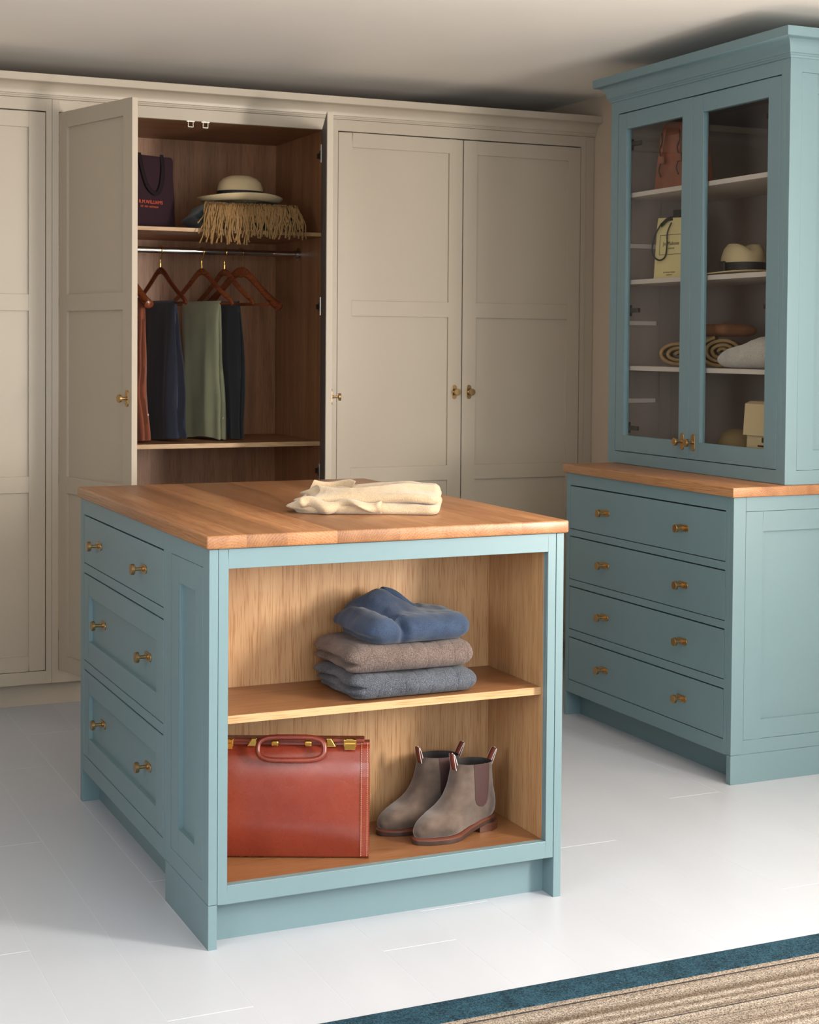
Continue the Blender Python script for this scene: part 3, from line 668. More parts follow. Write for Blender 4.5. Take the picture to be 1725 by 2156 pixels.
# ------------------------------------------------------------------ leather case
def leather(name, c1, c2, rough=0.3):
    m, nt, bs = new_mat(name); L = nt.links.new
    tc = N(nt, 'ShaderNodeTexCoord')
    n = N(nt, 'ShaderNodeTexNoise', i_Scale=6.0, i_Detail=1.5); L(tc.outputs['Object'], n.inputs['Vector'])
    cr = N(nt, 'ShaderNodeValToRGB'); e = cr.color_ramp.elements; e[0].position = 0.3; e[0].color = c1; e[1].position = 0.7; e[1].color = c2
    L(n.outputs[0], cr.inputs[0]); L(cr.outputs[0], bs.inputs['Base Color'])
    n2 = N(nt, 'ShaderNodeTexNoise', i_Scale=40.0, i_Detail=4.0); L(tc.outputs['Object'], n2.inputs['Vector'])
    mr = N(nt, 'ShaderNodeMapRange', i_1=0.3, i_2=0.7, i_3=rough-0.06, i_4=rough+0.10); L(n2.outputs[0], mr.inputs[0]); L(mr.outputs[0], bs.inputs['Roughness'])
    n3 = N(nt, 'ShaderNodeTexVoronoi', i_Scale=420.0); L(tc.outputs['Object'], n3.inputs['Vector']); bump(nt, bs, n3.outputs['Distance'], 0.10, 0.0006)
    bs.inputs['Coat Weight'].default_value = 0.5; bs.inputs['Coat Roughness'].default_value = 0.22
    return m
M['leather'] = leather('tan_red_leather', srgb(122, 45, 31), srgb(142, 60, 41), 0.26)
M['leather_dark'] = leather('dark_red_leather', srgb(104, 38, 24), srgb(130, 52, 34), 0.28)
M['thread'] = plain('cream_thread', srgb(214, 180, 130), 0.8)
CW, CD, CH = 0.372, 0.108, 0.280
case = thing('leather_case', (0.404, 0.0475, 0.1406), 'chestnut leather briefcase with brass locks standing on the bookcase floor', 'briefcase', rz=R(-24.0))
def case_prof(g=0.0, n=10):
    """half outline front face (depth,height) then mirrored"""
    pts = [(0.006-g, 0.0), (0.0-g, 0.006), (0.0-g, 0.090), (0.001-g, 0.135)]
    for j in range(1, n+1):
        t = j/n; a = PI/2*t
        pts.append((0.001+0.038*(1-math.cos(a))-g*math.cos(a), 0.135+0.122*math.sin(a)+g*math.sin(a)))
    pts.append((0.041, 0.262+g))
    return pts+[(CD-d, z) for d, z in reversed(pts)]
def case_sweep(x0, x1, g=0.0):
    mb = MB(); mb.loft([[(x, d, z) for d, z in case_prof(g)] for x in (x0, x1)]); return mb
case_sweep(-CW, -0.0015).build('body', 'leather', case, smooth=True, local=True, sharp=50)
case_sweep(-0.021, 0.0, 0.0014).build('edge_binding', 'leather', case, bevel=0.0008, local=True)
case_sweep(-CW-0.0005, -CW+0.021, 0.0014).build('edge_binding', 'leather', case, bevel=0.0008, local=True)
st = MB(); pp = case_prof(0.0018)
pth = []
for (a, b) in zip(pp[1:len(pp)//2], pp[2:len(pp)//2]):
    l = math.hypot(b[0]-a[0], b[1]-a[1]); nn = max(1, int(l/0.0042))
    for k in range(nn):
        t0, t1 = k/nn, (k+0.62)/nn
        pth.append(((a[0]+(b[0]-a[0])*t0, a[1]+(b[1]-a[1])*t0), (a[0]+(b[0]-a[0])*t1, a[1]+(b[1]-a[1])*t1)))
for xx in (-0.0185, -0.0045):
    for (a, b) in pth: st.tube([(xx, a[0], a[1]), (xx, b[0], b[1])], 0.00055, 5)
s_ = st.build('stitching', 'thread', case, local=True); s_['kind'] = 'stuff'
MB().box(-CW+0.012, -0.012, 0.036, CD-0.036, 0.2620, 0.2715).build('top_frame', 'leather_dark', case, bevel=0.003, local=True)
for xx in (-0.334, -0.046):
    lk = MB().box(xx-0.015, xx+0.015, 0.020, 0.044, 0.2565, 0.2740)
    l_ = lk.build('lock', 'gold', case, bevel=0.002, local=True)
    MB().box(xx-0.013, xx+0.013, 0.0165, 0.0205, 0.2510, 0.2655).build('hasp', 'gold', l_, bevel=0.001, local=True)
    MB().tube([(xx-0.008, 0.0175, 0.2745), (xx+0.008, 0.0175, 0.2745)], 0.0016, 8).build('lever', 'gold', l_, local=True)
hp = []
hcx, hw_, hh = -0.183, 0.078, 0.030
for j in range(44):
    a = 2*PI*j/44; c, s2 = math.cos(a), math.sin(a)
    sx_ = math.copysign(abs(c)**0.45, c); sz_ = math.copysign(abs(s2)**0.75, s2)
    hp.append((hcx+hw_*sx_, 0.020-0.020*(1-sz_)*0.5-0.004, 0.2580+hh*sz_*0.83-0.002))
MB().tube(hp, 0.0062, 10, ring=True).build('handle', 'leather_dark', case, smooth=True, local=True)
for xx in (-0.222, -0.144):
    MB().box(xx-0.009, xx+0.009, 0.020, 0.032, 0.2570, 0.2700).build('handle_lug', 'gold', case, bevel=0.004, local=True)
for xx, s2 in ((-0.276, -1), (-0.090, 1)):
    MB().prism([(xx-0.012, 0.2560), (xx+0.012, 0.2560), (xx+(0.012 if s2 < 0 else 0.0), 0.2760), (xx-(0.012 if s2 > 0 else 0.0), 0.2760)], 0.022, 0.036).build('handle_plate', 'gold', case, bevel=0.002, local=True)

# ------------------------------------------------------------------ chelsea boots
M['suede'] = plain('taupe_suede', srgb(92, 78, 69), 0.95, nscale=24, namt=0.42, bscale=700, bstr=0.25, spec=0.15, sheen=0.5)
M['elastic'] = plain('dark_brown_elastic', srgb(66, 42, 40), 0.8, bscale=900, bstr=0.3, stretch=(1, 1, 0.1))
M['sole'] = plain('dark_brown_sole', srgb(62, 46, 40), 0.45, nscale=60, namt=0.2)
M['welt'] = plain('reddish_welt', srgb(98, 54, 40), 0.4)
M['heel'] = plain('stacked_leather_heel', srgb(84, 50, 38), 0.4, nscale=300, namt=0.15, stretch=(0.1, 0.1, 1))
M['tab'] = plain('rust_pull_tab', srgb(118, 52, 38), 0.6)
M['tab_white'] = plain('white_lettering', srgb(224, 218, 214), 0.7)
M['lining'] = plain('black_boot_lining', srgb(34, 28, 28), 0.7)
FPT = [(0.247, 0.016), (0.252, 0.028), (0.247, 0.041), (0.232, 0.052), (0.209, 0.061), (0.183, 0.072), (0.159, 0.090), (0.141, 0.117), (0.131, 0.147), (0.124, 0.176)]
BPT = [(0.004, 0.034), (-0.002, 0.044), (-0.004, 0.056), (-0.003, 0.070), (0.001, 0.086), (0.006, 0.104), (0.010, 0.122), (0.013, 0.140), (0.015, 0.156), (0.016, 0.170)]
NT = 40
FC = catmull([(x, 0, z) for x, z in FPT], NT); BC = catmull([(x, 0, z) for x, z in BPT], NT)
def lerp_table(tb, s):
    for (a, va), (b, vb) in zip(tb, tb[1:]):
        if s <= b:
            u = (s-a)/(b-a); u = u*u*(3-2*u); return va+(vb-va)*u
    return tb[-1][1]
FOOT = [(0, 0.030), (0.15, 0.035), (0.36, 0.0335), (0.68, 0.051), (0.86, 0.047), (1.0, 0.030)]
def boot_pt(t, phi, g=0.0):
    f = t*(NT-1); i = min(int(f), NT-2); u = f-i
    F = FC[i].lerp(FC[i+1], u); B = BC[i].lerp(BC[i+1], u)
    s = (1-math.cos(phi))/2; k = min(1.0, max(0.0, t*1.25)); k = k*k*(3-2*k)
    w = lerp_table(FOOT, s)*(1-k)+0.0375*k
    if t < 0.12: w *= 0.94+0.06*t/0.12
    y = math.copysign(abs(math.sin(phi))**0.72, math.sin(phi))*(w+g)
    q = B.lerp(F, s)
    sag = -0.010*(1-t)**2*math.exp(-((q.x-0.17)/0.07)**2)*(1 if t < 0.4 else 0)
    crease = 0.0018*noise.noise(Vector((q.x*30, y*20, t*5+3)))*math.exp(-((q.x-0.19)/0.05)**2)
    return Vector((q.x+(g*(s-0.5)*2), y+crease, q.z+sag*0.4+crease))
def base_z(x):
    return 0.031 if x < 0.055 else (0.012 if x > 0.145 else 0.031-0.019*((x-0.055)/0.09))
def make_boot(label, loc, rz, mir=1):
    t = thing('ankle_boot', loc, label, 'boot', 'pair of boots', rz=rz)
    NP = 48; G = lambda tt, ph, g=0.0: (lambda v: (v.x, v.y*mir, v.z))(boot_pt(tt, ph, g))
    secs = [[G(i/45, 2*PI*j/NP) for j in range(NP)] for i in range(46)]
    MB().loft(secs, cap1=False).build('upper', 'suede', t, smooth=True, local=True, sharp=180)
    ins = []
    for i in range(12):
        tt = 1-0.42*i/11
        ins.append([G(tt, 2*PI*j/NP, -0.0022 if i else -0.0004) for j in range(NP)])
    MB().loft(ins, cap0=False).build('lining', 'lining', t, smooth=True, local=True, sharp=180)
    for sd in (1, -1):
        gs = []; n1, n2 = 20, 14
        for i in range(n1+1):
            tt = 0.34+0.657*i/n1; hwid = 0.47*min(1.0, (max(0.0, i/n1))**0.5)+0.01
            c = 1.10+0.44*i/n1
            gs.append([G(tt, sd*(c-hwid+2*hwid*j/n2), 0.0012) for j in range(n2+1)])
        MB().loft(gs, closed=False).build('elastic_gusset', 'elastic', t, smooth=True, local=True, sharp=180)
    # outsole, welt and heel
    def outline(g, z):
        o_ = []
        for j in range(NP):
            v = boot_pt(0.02, 2*PI*j/NP, g); o_.append((v.x, v.y*mir, z(v.x)))
        return o_
    sm = MB().loft([outline(0.0055, lambda x: max(0.0, base_z(x)-0.012)), outline(0.0060, lambda x: base_z(x)-0.010), outline(0.0060, lambda x: base_z(x)-0.002)])
    so = sm.build('sole', 'sole', t, local=True, smooth=True, sharp=45)
    MB().loft([outline(0.0062, lambda x: base_z(x)-0.0022), outline(0.0058, lambda x: base_z(x)+0.0006), outline(0.001, lambda x: base_z(x)+0.0030)]).build('welt', 'welt', so, local=True, smooth=True, sharp=45)
    hl = []
    for z, g in ((0.0, 0.0035), (0.004, 0.0035), (0.019, 0.0045)):
        ring = []
        for j in range(24):
            a = PI/2+PI*j/23; ring.append((0.032+(0.036+g)*math.cos(a), (0.031+g*0.6)*math.sin(a)*mir, z))
        ring += [(0.066, -0.029*mir, z), (0.066, 0.029*mir, z)]
        hl.append(ring)
    MB().loft(hl).build('heel', 'heel', t, local=True, smooth=True, sharp=45)
    # pull tabs at the front and back of the opening
    for phi, dx, lean in ((PI, 0.0, 0.012), (0.0, 0.0, -0.024)):
        c = Vector(G(1.0, phi)); loop = []
        for i in range(15):
            a = PI*i/14
            loop.append((c.x+lean*math.sin(a)*0.9+(-0.0035 if phi else 0.0035)*math.cos(a), 0, c.z-0.016+0.040*math.sin(a)))
        sec = [[(x, yy, z) for x, _, z in loop] for yy in (-0.0085, 0.0085)]
        tb = MB().loft(sec, closed=False).build('pull_tab', 'tab', t, local=True, smooth=True, sharp=180)
        sm_ = tb.modifiers.new('thickness', 'SOLIDIFY'); sm_.thickness = 0.0016; sm_.offset = 0
        ed = MB()
        for yy in (-0.0088, 0.0088): ed.tube([(x, yy, z) for x, _, z in loop], 0.0009, 5)
        for q in range(4):
            i0 = 3+2*q; x, _, z = loop[i0]
            ed.tube([(x-0.0014, -0.005, z-0.002), (x-0.0014, 0.0+0.002*(q % 2), z+0.002), (x-0.0014, 0.005, z-0.001)], 0.0009, 5)
        ed.build('white_stitching', 'tab_white', tb, local=True)
    return t
make_boot('taupe suede ankle boot standing in front, nearer the opening of the bookcase', (0.790, 0.168, 0.1402), R(180+15), -1)
make_boot('taupe suede ankle boot standing behind its pair, nearer the back board', (0.742, 0.252, 0.1402), R(180+11), 1)

# ------------------------------------------------------------------ tote bag on the wardrobe shelf
M['tote'] = plain('dark_plum_canvas', srgb(52, 34, 40), 0.9, bscale=900, bstr=0.3, spec=0.2)
M['tote_strap'] = plain('black_plum_webbing', srgb(36, 26, 28), 0.9, spec=0.2)
M['orange_print'] = plain('orange_print', srgb(222, 92, 60), 0.7)
tb = thing('tote_bag', (0.580, 2.700, 1.7792), 'dark plum tote bag with orange lettering on the upper wardrobe shelf', 'tote bag', rz=R(20))
def tote_disp(q, u):
    x, y, z = q; return Vector((x, y*(1-0.55*max(0, z/0.285))+0.004*fbm((x, z, 0), 9, 2.0), z))
MB().add(*(lambda m_: (m_.v, m_.f))(slab(0.215, 0.075, 0.285, 30, 8, 30, r=0.006, rc=0.01, disp=tote_disp))).build('bag_body', 'tote', tb, smooth=True, local=True, sharp=60)
lp = catmull([(-0.052, -0.016, 0.292), (-0.048, -0.030, 0.235), (-0.026, -0.037, 0.165), (0.010, -0.040, 0.138), (0.036, -0.036, 0.165), (0.050, -0.030, 0.235), (0.052, -0.016, 0.292)], 30)
MB().tube(lp, 0.0022, 8, ry=0.0085, upv=(0, -1, 0.2)).build('strap', 'tote_strap', tb, smooth=True, local=True)
text_mesh('R.M.WILLIAMS', 0.0185, 'printed_name', 'orange_print', tb, (-0.014, -0.0400, 0.098), (1, 0, 0), (0, 0, 1), sx=0.92, space=1.05)
text_mesh('EST. 1932  AUSTRALIA', 0.0090, 'printed_line', 'orange_print', tb, (-0.020, -0.0400, 0.083), (1, 0, 0), (0, 0, 1), sx=0.95)

# ------------------------------------------------------------------ fringed blanket and straw hat
M['blanket'] = knit('dark_teal_wool', srgb(30, 44, 48), srgb(56, 76, 76), scale=400, fleck=500, bstr=0.4)
M['fringe'] = plain('tan_wool_fringe', srgb(146, 112, 68), 0.9, nscale=120, namt=0.18, bscale=900, bstr=0.3)
bk = thing('fringed_blanket', (0.942, 2.645, 1.7792), 'dark teal wool blanket folded with a long tan fringe over the shelf edge', 'blanket')
def bl_disp(q, u):
    x, y, z = q; zr = z/0.108
    lf = max(0.0, 1-(x+0.21)/0.10)
    z *= 1.0-0.22*lf*lf
    x += lf*0.020*math.sin(zr*9+y*8)*0.6
    return Vector((x, y+0.004*fbm((x, z, y), 10, 5.0), z+0.004*fbm((x, y, z), 11, 1.5)*zr))
MB().add(*(lambda m_: (m_.v, m_.f))(slab(0.415, 0.240, 0.108, 48, 24, 14, rc=0.03, disp=bl_disp))).build('blanket_body', 'blanket', bk, smooth=True, local=True, sharp=180)
fg = MB(); rf = random.Random(11)
for i in range(230):
    t = (i+0.5)/230; row = i % 3
    x0 = -0.186+0.372*t+rf.uniform(-0.004, 0.004)
    low = 1.0 if t < 0.42 else 0.82
    L_ = (0.092+0.026*row+rf.uniform(-0.012, 0.016))*low
    y0 = -0.118-0.004*row; pts = []
    dxr = rf.uniform(-0.022, 0.022)+(-0.020 if t < 0.12 else (0.022 if t > 0.9 else 0)); ph = rf.uniform(0, 6)
    for k in range(8):
        u = k/7
        pts.append((x0+dxr*u+0.0055*math.sin(ph+u*8), y0-0.030*min(1, u*2.2)-0.004*row+0.003*math.cos(ph+u*7), 0.104-0.004*row+0.012*math.sin(min(1, u*4)*PI)*0.6-L_*u))
    fg.tube(pts, [0.0019, 0.0026, 0.0028, 0.0028, 0.0028, 0.0027, 0.0024, 0.0038], 5)
f_ = fg.build('fringe', 'fringe', bk, smooth=True, local=True, sharp=180); f_['kind'] = 'stuff'
M['straw'] = plain('natural_straw', srgb(214, 190, 148), 0.75, nscale=30, namt=0.08, bscale=500, bstr=0.5)
def straw_mat(name, col, sc=120):
    m, nt, bs = new_mat(name); L = nt.links.new
    tc = N(nt, 'ShaderNodeTexCoord'); mp = N(nt, 'ShaderNodeMapping'); mp.inputs['Scale'].default_value = (1, 1, 1.6); L(tc.outputs['Object'], mp.inputs[0])
    w = N(nt, 'ShaderNodeTexWave', wave_type='RINGS', rings_direction='SPHERICAL', i_Scale=float(sc), i_Distortion=0.6); L(mp.outputs[0], w.inputs['Vector'])
    mr = N(nt, 'ShaderNodeMapRange', i_1=0.0, i_2=1.0, i_3=0.85, i_4=1.06); L(w.outputs['Fac'], mr.inputs[0])
    mx = N(nt, 'ShaderNodeMix', data_type='RGBA', blend_type='MULTIPLY'); mx.inputs[0].default_value = 1; mx.inputs[6].default_value = col; L(mr.outputs[0], mx.inputs[7])
    L(mx.outputs[2], bs.inputs['Base Color']); bs.inputs['Roughness'].default_value = 0.8; bump(nt, bs, w.outputs['Fac'], 0.5, 0.002); return m
M['straw'] = straw_mat('natural_straw_braid', srgb(216, 192, 150)); M['straw_dark'] = straw_mat('dark_ochre_straw', srgb(150, 122, 84), 90)  # second straw is a darker ochre, for the hat on the cabinet floor
M['ribbon'] = plain('black_ribbon', srgb(24, 22, 24), 0.6)
def hat(name, label, loc, rz, crown, brim, scale_y=0.86, flop=0.012, dent=0.0, band=(0.004, 0.034), mat='straw', phase=0.0, group=None):
    t = thing(name, loc, label, 'hat', group, rz=rz); n_ = 56; secs = []
    def pt(r, z, a, isb):
        x, y = r*math.cos(a), r*math.sin(a)*scale_y
        if isb:
            k = (r-crown[0][0])/(brim[-1][0]-crown[0][0]); z += flop*k*k*(1.1+math.cos(2*a+phase)*1.1)
        elif dent:
            top = max(0, z/crown[-2][1]-0.55)/0.45
            z -= dent*top*math.exp(-(y/(0.028))**2); y *= 1-0.25*top*max(0, math.cos(a))**2
        return (x, y, z)
    for r, z in reversed(crown): secs.append([pt(r, z, 2*PI*j/n_, False) for j in range(n_)])
    for r, z in brim: secs.append([pt(r, z, 2*PI*j/n_, True) for j in range(n_)])
    m_ = MB().loft(secs, cap1=False); h_ = m_.build('hat_body', mat, t, smooth=True, local=True, sharp=180)
    so = h_.modifiers.new('thickness', 'SOLIDIFY'); so.thickness = 0.0025; so.offset = -1
    r0 = crown[0][0]
    def rad(z):
        for (ra, za), (rb, zb) in zip(crown, crown[1:]):
            if za <= z <= zb: return ra+(rb-ra)*(z-za)/max(1e-6, zb-za)
        return r0
    zs = [band[0]+(band[1]-band[0])*i/4 for i in range(5)]
    MB().loft([[((rad(z)+0.0042)*math.cos(2*PI*j/n_), (rad(z)+0.0042)*math.sin(2*PI*j/n_)*scale_y, z) for j in range(n_)] for z in zs], cap0=False, cap1=False).build('hat_band', 'ribbon', t, smooth=True, local=True, sharp=180)
    return t, rad
CR1 = [(0.092, 0.0), (0.091, 0.024), (0.088, 0.048), (0.081, 0.068), (0.066, 0.083), (0.042, 0.092), (0.001, 0.096)]
BR1 = [(0.094, 0.0), (0.110, -0.006), (0.130, -0.010), (0.150, -0.011), (0.163, -0.006), (0.170, 0.001), (0.172, 0.006)]
hat('straw_hat', 'natural straw hat with a dark band resting on the fringed blanket', (0.934, 2.640, 1.9030), R(8), CR1, BR1, 0.88, 0.006, band=(0.002, 0.034), phase=PI)

# ------------------------------------------------------------------ hangers and garments on the rail
M['hanger_wood'] = wood('red_brown_hanger_wood', 'x', srgb(148, 82, 48), srgb(112, 56, 32), srgb(150, 110, 90), rough=0.25, rings=False)
M['hanger_dark'] = wood('mahogany_hanger_wood', 'x', srgb(112, 50, 30), srgb(84, 34, 22), srgb(150, 110, 90), rough=0.22, rings=False)
def hanger(label, x, ang, kind, mat, zb=0.0):
    """local x runs along the hanger (front end +x), origin at the rail centre"""
    t = thing('clothes_hanger', (x, RY, RZ), label, 'hanger', 'wooden hangers on the wardrobe rail', rz=R(ang-90))
    hk = [(0.000, 0, -0.060), (0.000, 0, -0.034), (0.012, 0, -0.018), (0.0165, 0, -0.001), (0.013, 0, 0.011), (0.0, 0, 0.0165), (-0.013, 0, 0.011), (-0.0155, 0, 0.0)]
    MB().tube(catmull(hk, 26), 0.0017, 7).build('hook', 'gold', t, smooth=True, local=True)
    thick = {'flat': 0.006, 'wide': 0.016}[kind]
    for s_ in (1, -1):
        if kind == 'wide':
            arm = catmull([(0, 0, -0.080), (s_*0.024, 0, -0.082), (s_*0.060, 0, -0.106), (s_*0.120, 0, -0.155), (s_*0.185, 0, -0.205), (s_*0.218, 0, -0.224)], 18)
            ra = [0.022-0.010*min(1, i/9)+0.006*max(0, (i-10)/7) if i < 17 else 0.008 for i in range(18)]; rb = [0.008+0.013*(i/17)**1.5 if i < 17 else 0.008 for i in range(18)]
        else:
            arm = catmull([(0, 0, -0.080), (s_*0.030, 0, -0.090), (s_*0.085, 0, -0.130), (s_*0.150, 0, -0.172), (s_*0.195, 0, -0.196), (s_*0.212, 0, -0.216)], 18)
            ra = [0.014-0.006*(i/17) for i in range(18)]; rb = [thick]*18
        MB().tube(arm, ra, 10, ry=rb, upv=(0, 0, 1)).build('arm', mat, t, smooth=True, local=True)
    zbar = -0.2105
    MB().tube([(-0.205, 0, zbar), (0.205, 0, zbar)], 0.0048, 8).build('trouser_bar', mat, t, smooth=True, local=True)
    MB().tube([(0, 0, -0.070), (0, 0, -0.052)], 0.0032, 8).build('ferrule', 'gold', t, local=True)
    t['group'] = 'wooden hangers on the wardrobe rail'
    return t
HG = [(0.500, 16, 'wide', 'hanger_wood', 'broad shouldered wooden hanger holding the rust brown trousers'),
      (0.658, 12, 'flat', 'hanger_dark', 'dark mahogany hanger holding the navy trousers'),
      (0.827, 18, 'flat', 'hanger_wood', 'slim wooden hanger holding the sage green trousers'),
      (0.922, 15, 'flat', 'hanger_wood', 'slim wooden hanger holding the black trousers'),
      (0.992, 27, 'wide', 'hanger_wood', 'broad shouldered wooden hanger with no garment on it')]
for x, a, k, m_, lab in HG: hanger(lab, x, a, k, m_)
def cloth(name, c1, c2, wale=0):
    m = knit(name, c1, c2, scale=700, fleck=160, sheen=0.25, bstr=0.2)
    return m
M['cord'] = plain('rust_corduroy', srgb(138, 72, 44), 0.85, nscale=14, namt=0.10, bscale=260, bstr=0.6, stretch=(3, 3, 0.05), sheen=0.3)
M['navy'] = plain('navy_cotton', srgb(30, 34, 52), 0.85, nscale=10, namt=0.12, bscale=600, bstr=0.2, sheen=0.2)
M['sage'] = plain('sage_green_cotton', srgb(150, 151, 120), 0.85, nscale=10, namt=0.07, bscale=600, bstr=0.2, sheen=0.2)
M['black'] = plain('black_cotton', srgb(34, 36, 38), 0.85, nscale=10, namt=0.12, bscale=600, bstr=0.2, sheen=0.2)
def garment(name, label, cat, x, ang, s0, s1, b0, b1, zlow, mat, seed, fold=0.5, thick=0.055):
    """cloth doubled over the trouser bar; s runs along the hanger, widening from (s0,s1) at the bar to (b0,b1) at the hem"""
    t = thing(name, (x, RY, zlow), label, cat, 'trousers hung in the open wardrobe', rz=R(ang-90))
    zt = RZ-0.2105+0.0078; H = zt-zlow; nz, n_ = 40, 72; secs = []
    for i in range(nz+1):
        v = i/nz; u = v**0.85                      # 0 at the top
        wv_ = 0.010*math.sin(v*8+seed)*v+0.006*math.sin(v*17+seed*2)*v
        a0, a1 = s0+(b0-s0)*u+wv_, s1+(b1-s1)*u+0.012*math.sin(v*6.5+seed*1.3)*v; c, w = (a0+a1)/2, (a1-a0)/2
        th = 0.0070+0.006*min(1, v*12)+(thick*0.5-0.013)*min(1, u*1.3)
        if i == 0: th = 0.002
        ring = []
        for j in range(n_):
            a = 2*PI*j/n_; cs, sn = math.cos(a), math.sin(a)
            s_ = c+w*math.copysign(abs(cs)**0.55, cs); d = th*math.copysign(abs(sn)**0.6, sn)
            rip = (0.55*math.sin(s_*46+seed+v*2.2)+0.45*math.sin(s_*88+seed*2.1-v*3.1))*fold
            d += rip*0.010*min(1, v*2.0)*(1 if sn > 0 else 0.8)+0.008*v*noise.noise(Vector((s_*9, v*4, seed)))
            # split between the front and back layers seen at both ends
            sp = max(0.0, abs(cs)-0.80)/0.20
            s_ += (0.010*noise.noise(Vector((v*5, seed, a)))-0.030*math.exp(-(sn/0.10)**2)*min(1, v*3)*(1 if cs > 0 else -1))*sp
            ring.append((s_, d, H*(1-v)+(0.010*math.sin(s_*20+seed) if i == nz else 0)*0+(0.006*math.sin(s_*24+seed)+0.03*(b1-s_)*0.6)*v**3))
        secs.append(ring)
    low = min(q[2] for r in secs for q in r)
    secs = [[(a, b, c-low) for a, b, c in r] for r in secs]
    MB().loft(secs).build('cloth', mat, t, smooth=True, local=True, sharp=70)
    return t
g0 = garment('hanging_trousers', 'rust brown corduroy trousers hung over a wooden hanger', 'trousers', 0.500, 16, 0.02, 0.165, -0.06, 0.19, 0.9650, 'cord', 1.2, 0.8, 0.06)
g1 = garment('hanging_trousers', 'navy blue trousers hung over a dark hanger', 'trousers', 0.658, 12, -0.12, 0.130, -0.15, 0.185, 0.9620, 'navy', 3.9, 0.8, 0.085)
g2 = garment('hanging_trousers', 'sage green trousers hung between the navy and the black pair', 'trousers', 0.827, 18, -0.135, 0.130, -0.125, 0.145, 0.9620, 'sage', 6.4, 0.9, 0.058)
g3 = garment('hanging_trousers', 'black trousers hung beside the sage green pair', 'trousers', 0.924, 16, -0.10, 0.105, -0.07, 0.140, 0.9620, 'black', 8.8, 0.9, 0.046)
M['button'] = plain('pearl_button', srgb(220, 214, 200), 0.3)
for g_, s_, z_ in ((g0, 0.185, 0.10), (g2, 0.140, 0.085)):
    MB().lathe([(0.0045, 0.0), (0.0045, 0.002), (0.0001, 0.0025)], 12, lambda a, b, c: (s_+c, 0.010+a, z_+b)).build('button', 'button', g_, local=True)

# ------------------------------------------------------------------ things in the glazed cabinet
M['satchel'] = leather('chestnut_leather', srgb(120, 54, 34), srgb(146, 72, 46), 0.4)
Z1, Z2, Z3, Z0 = 1.8993, 1.5838, 1.2708, 0.9483
sa = thing('leather_satchel', (2.165, 1.395, Z1), 'chestnut leather satchel with laced straps on the top shelf of the glazed cabinet', 'satchel')
mb = MB(); mb.loft([[(d, y, z) for d, z in ((-0.05, 0.0), (-0.05, 0.19), (-0.035, 0.235), (0.0, 0.250), (0.035, 0.235), (0.05, 0.19), (0.05, 0.0))] for y in (-0.115, 0.115)])
mb.v = [((x*(1-0.35*z/0.25)), y*(1-0.16*z/0.25), z) for x, y, z in mb.v]
mb.build('bag_body', 'satchel', sa, bevel=0.006, local=True, seg=3)
for y0 in (0.060, -0.050):
    st_ = MB().tube(catmull([(-0.040, y0, 0.215), (-0.050, y0+0.004, 0.16), (-0.053, y0+0.010, 0.11)], 10), 0.0018, 6, ry=0.011, upv=(-1, 0, 0)).build('strap', 'satchel', sa, local=True, smooth=True)
    MB().tube(catmull([(-0.046, y0+0.012, 0.20), (-0.056, y0-0.006, 0.165), (-0.054, y0+0.012, 0.14), (-0.058, y0-0.004, 0.10), (-0.055, y0+0.014, 0.07), (-0.055, y0+0.002, 0.045)], 22), 0.0022, 6).build('lace', 'ribbon', sa, local=True, smooth=True)
    MB().box(-0.060, -0.050, y0-0.016, y0+0.016, 0.090, 0.118).build('buckle_tab', 'satchel', sa, bevel=0.003, local=True)
# paper gift bag
M['paper'] = plain('cream_paper', srgb(226, 206, 150), 0.7, nscale=6, namt=0.03)
M['ink'] = plain('black_ink', srgb(44, 40, 34), 0.7)
pb = thing('paper_gift_bag', (2.152, 1.460, Z2), 'cream paper gift bag with black ribbon handle and a printed frame', 'paper bag', rz=R(-90+9))
# local x -> along the face (towards the near side), local y -> into the cabinet
mb = MB(); mb.loft([[(-0.082, 0, 0), (0.082, 0, 0), (0.082, 0.075, 0), (-0.082, 0.075, 0)], [(-0.080, 0.012, 0.19), (0.080, 0.012, 0.19), (0.080, 0.055, 0.19), (-0.080, 0.055, 0.19)], [(-0.078, 0.016, 0.222), (0.078, 0.016, 0.216), (0.078, 0.050, 0.216), (-0.078, 0.050, 0.222)]])
mb.build('bag_body', 'paper', pb, bevel=0.0012, local=True)
def face_y(z): return 0.012*z/0.19-0.0006
fm = MB()
for (x0, z0, x1, z1) in ((-0.058, 0.088, 0.058, 0.088), (-0.058, 0.158, 0.058, 0.158), (-0.058, 0.088, -0.058, 0.158), (0.058, 0.088, 0.058, 0.158)):
    fm.tube([(x0, face_y(z0), z0), (x1, face_y(z1), z1)], 0.0009, 5)
fm.build('printed_frame', 'ink', pb, local=True)
ux = (0, 0.012/0.19, 1)
text_mesh('Jo Malone', 0.019, 'printed_name', 'ink', pb, (0, face_y(0.124)-0.0004, 0.121), (1, 0, 0), ux, space=1.08)
text_mesh('LONDON', 0.0075, 'printed_line', 'ink', pb, (0, face_y(0.108)-0.0004, 0.107), (1, 0, 0), ux, space=1.2)
text_mesh('JO MALONE LONDON', 0.0060, 'printed_foot', 'ink', pb, (0, face_y(0.022)-0.0004, 0.022), (1, 0, 0), ux)
text_mesh('LONDON W1', 0.0050, 'printed_foot', 'ink', pb, (0, face_y(0.014)-0.0004, 0.013), (1, 0, 0), ux)
MB().tube(catmull([(-0.040, -0.002, 0.200), (-0.060, -0.010, 0.165), (-0.075, -0.013, 0.120), (-0.072, -0.010, 0.085), (-0.045, -0.007, 0.068), (-0.015, -0.006, 0.080), (-0.004, -0.008, 0.120), (-0.004, -0.006, 0.165), (0.012, -0.002, 0.200)], 44), 0.0030, 8).build('ribbon_handle', 'ribbon', pb, smooth=True, local=True)
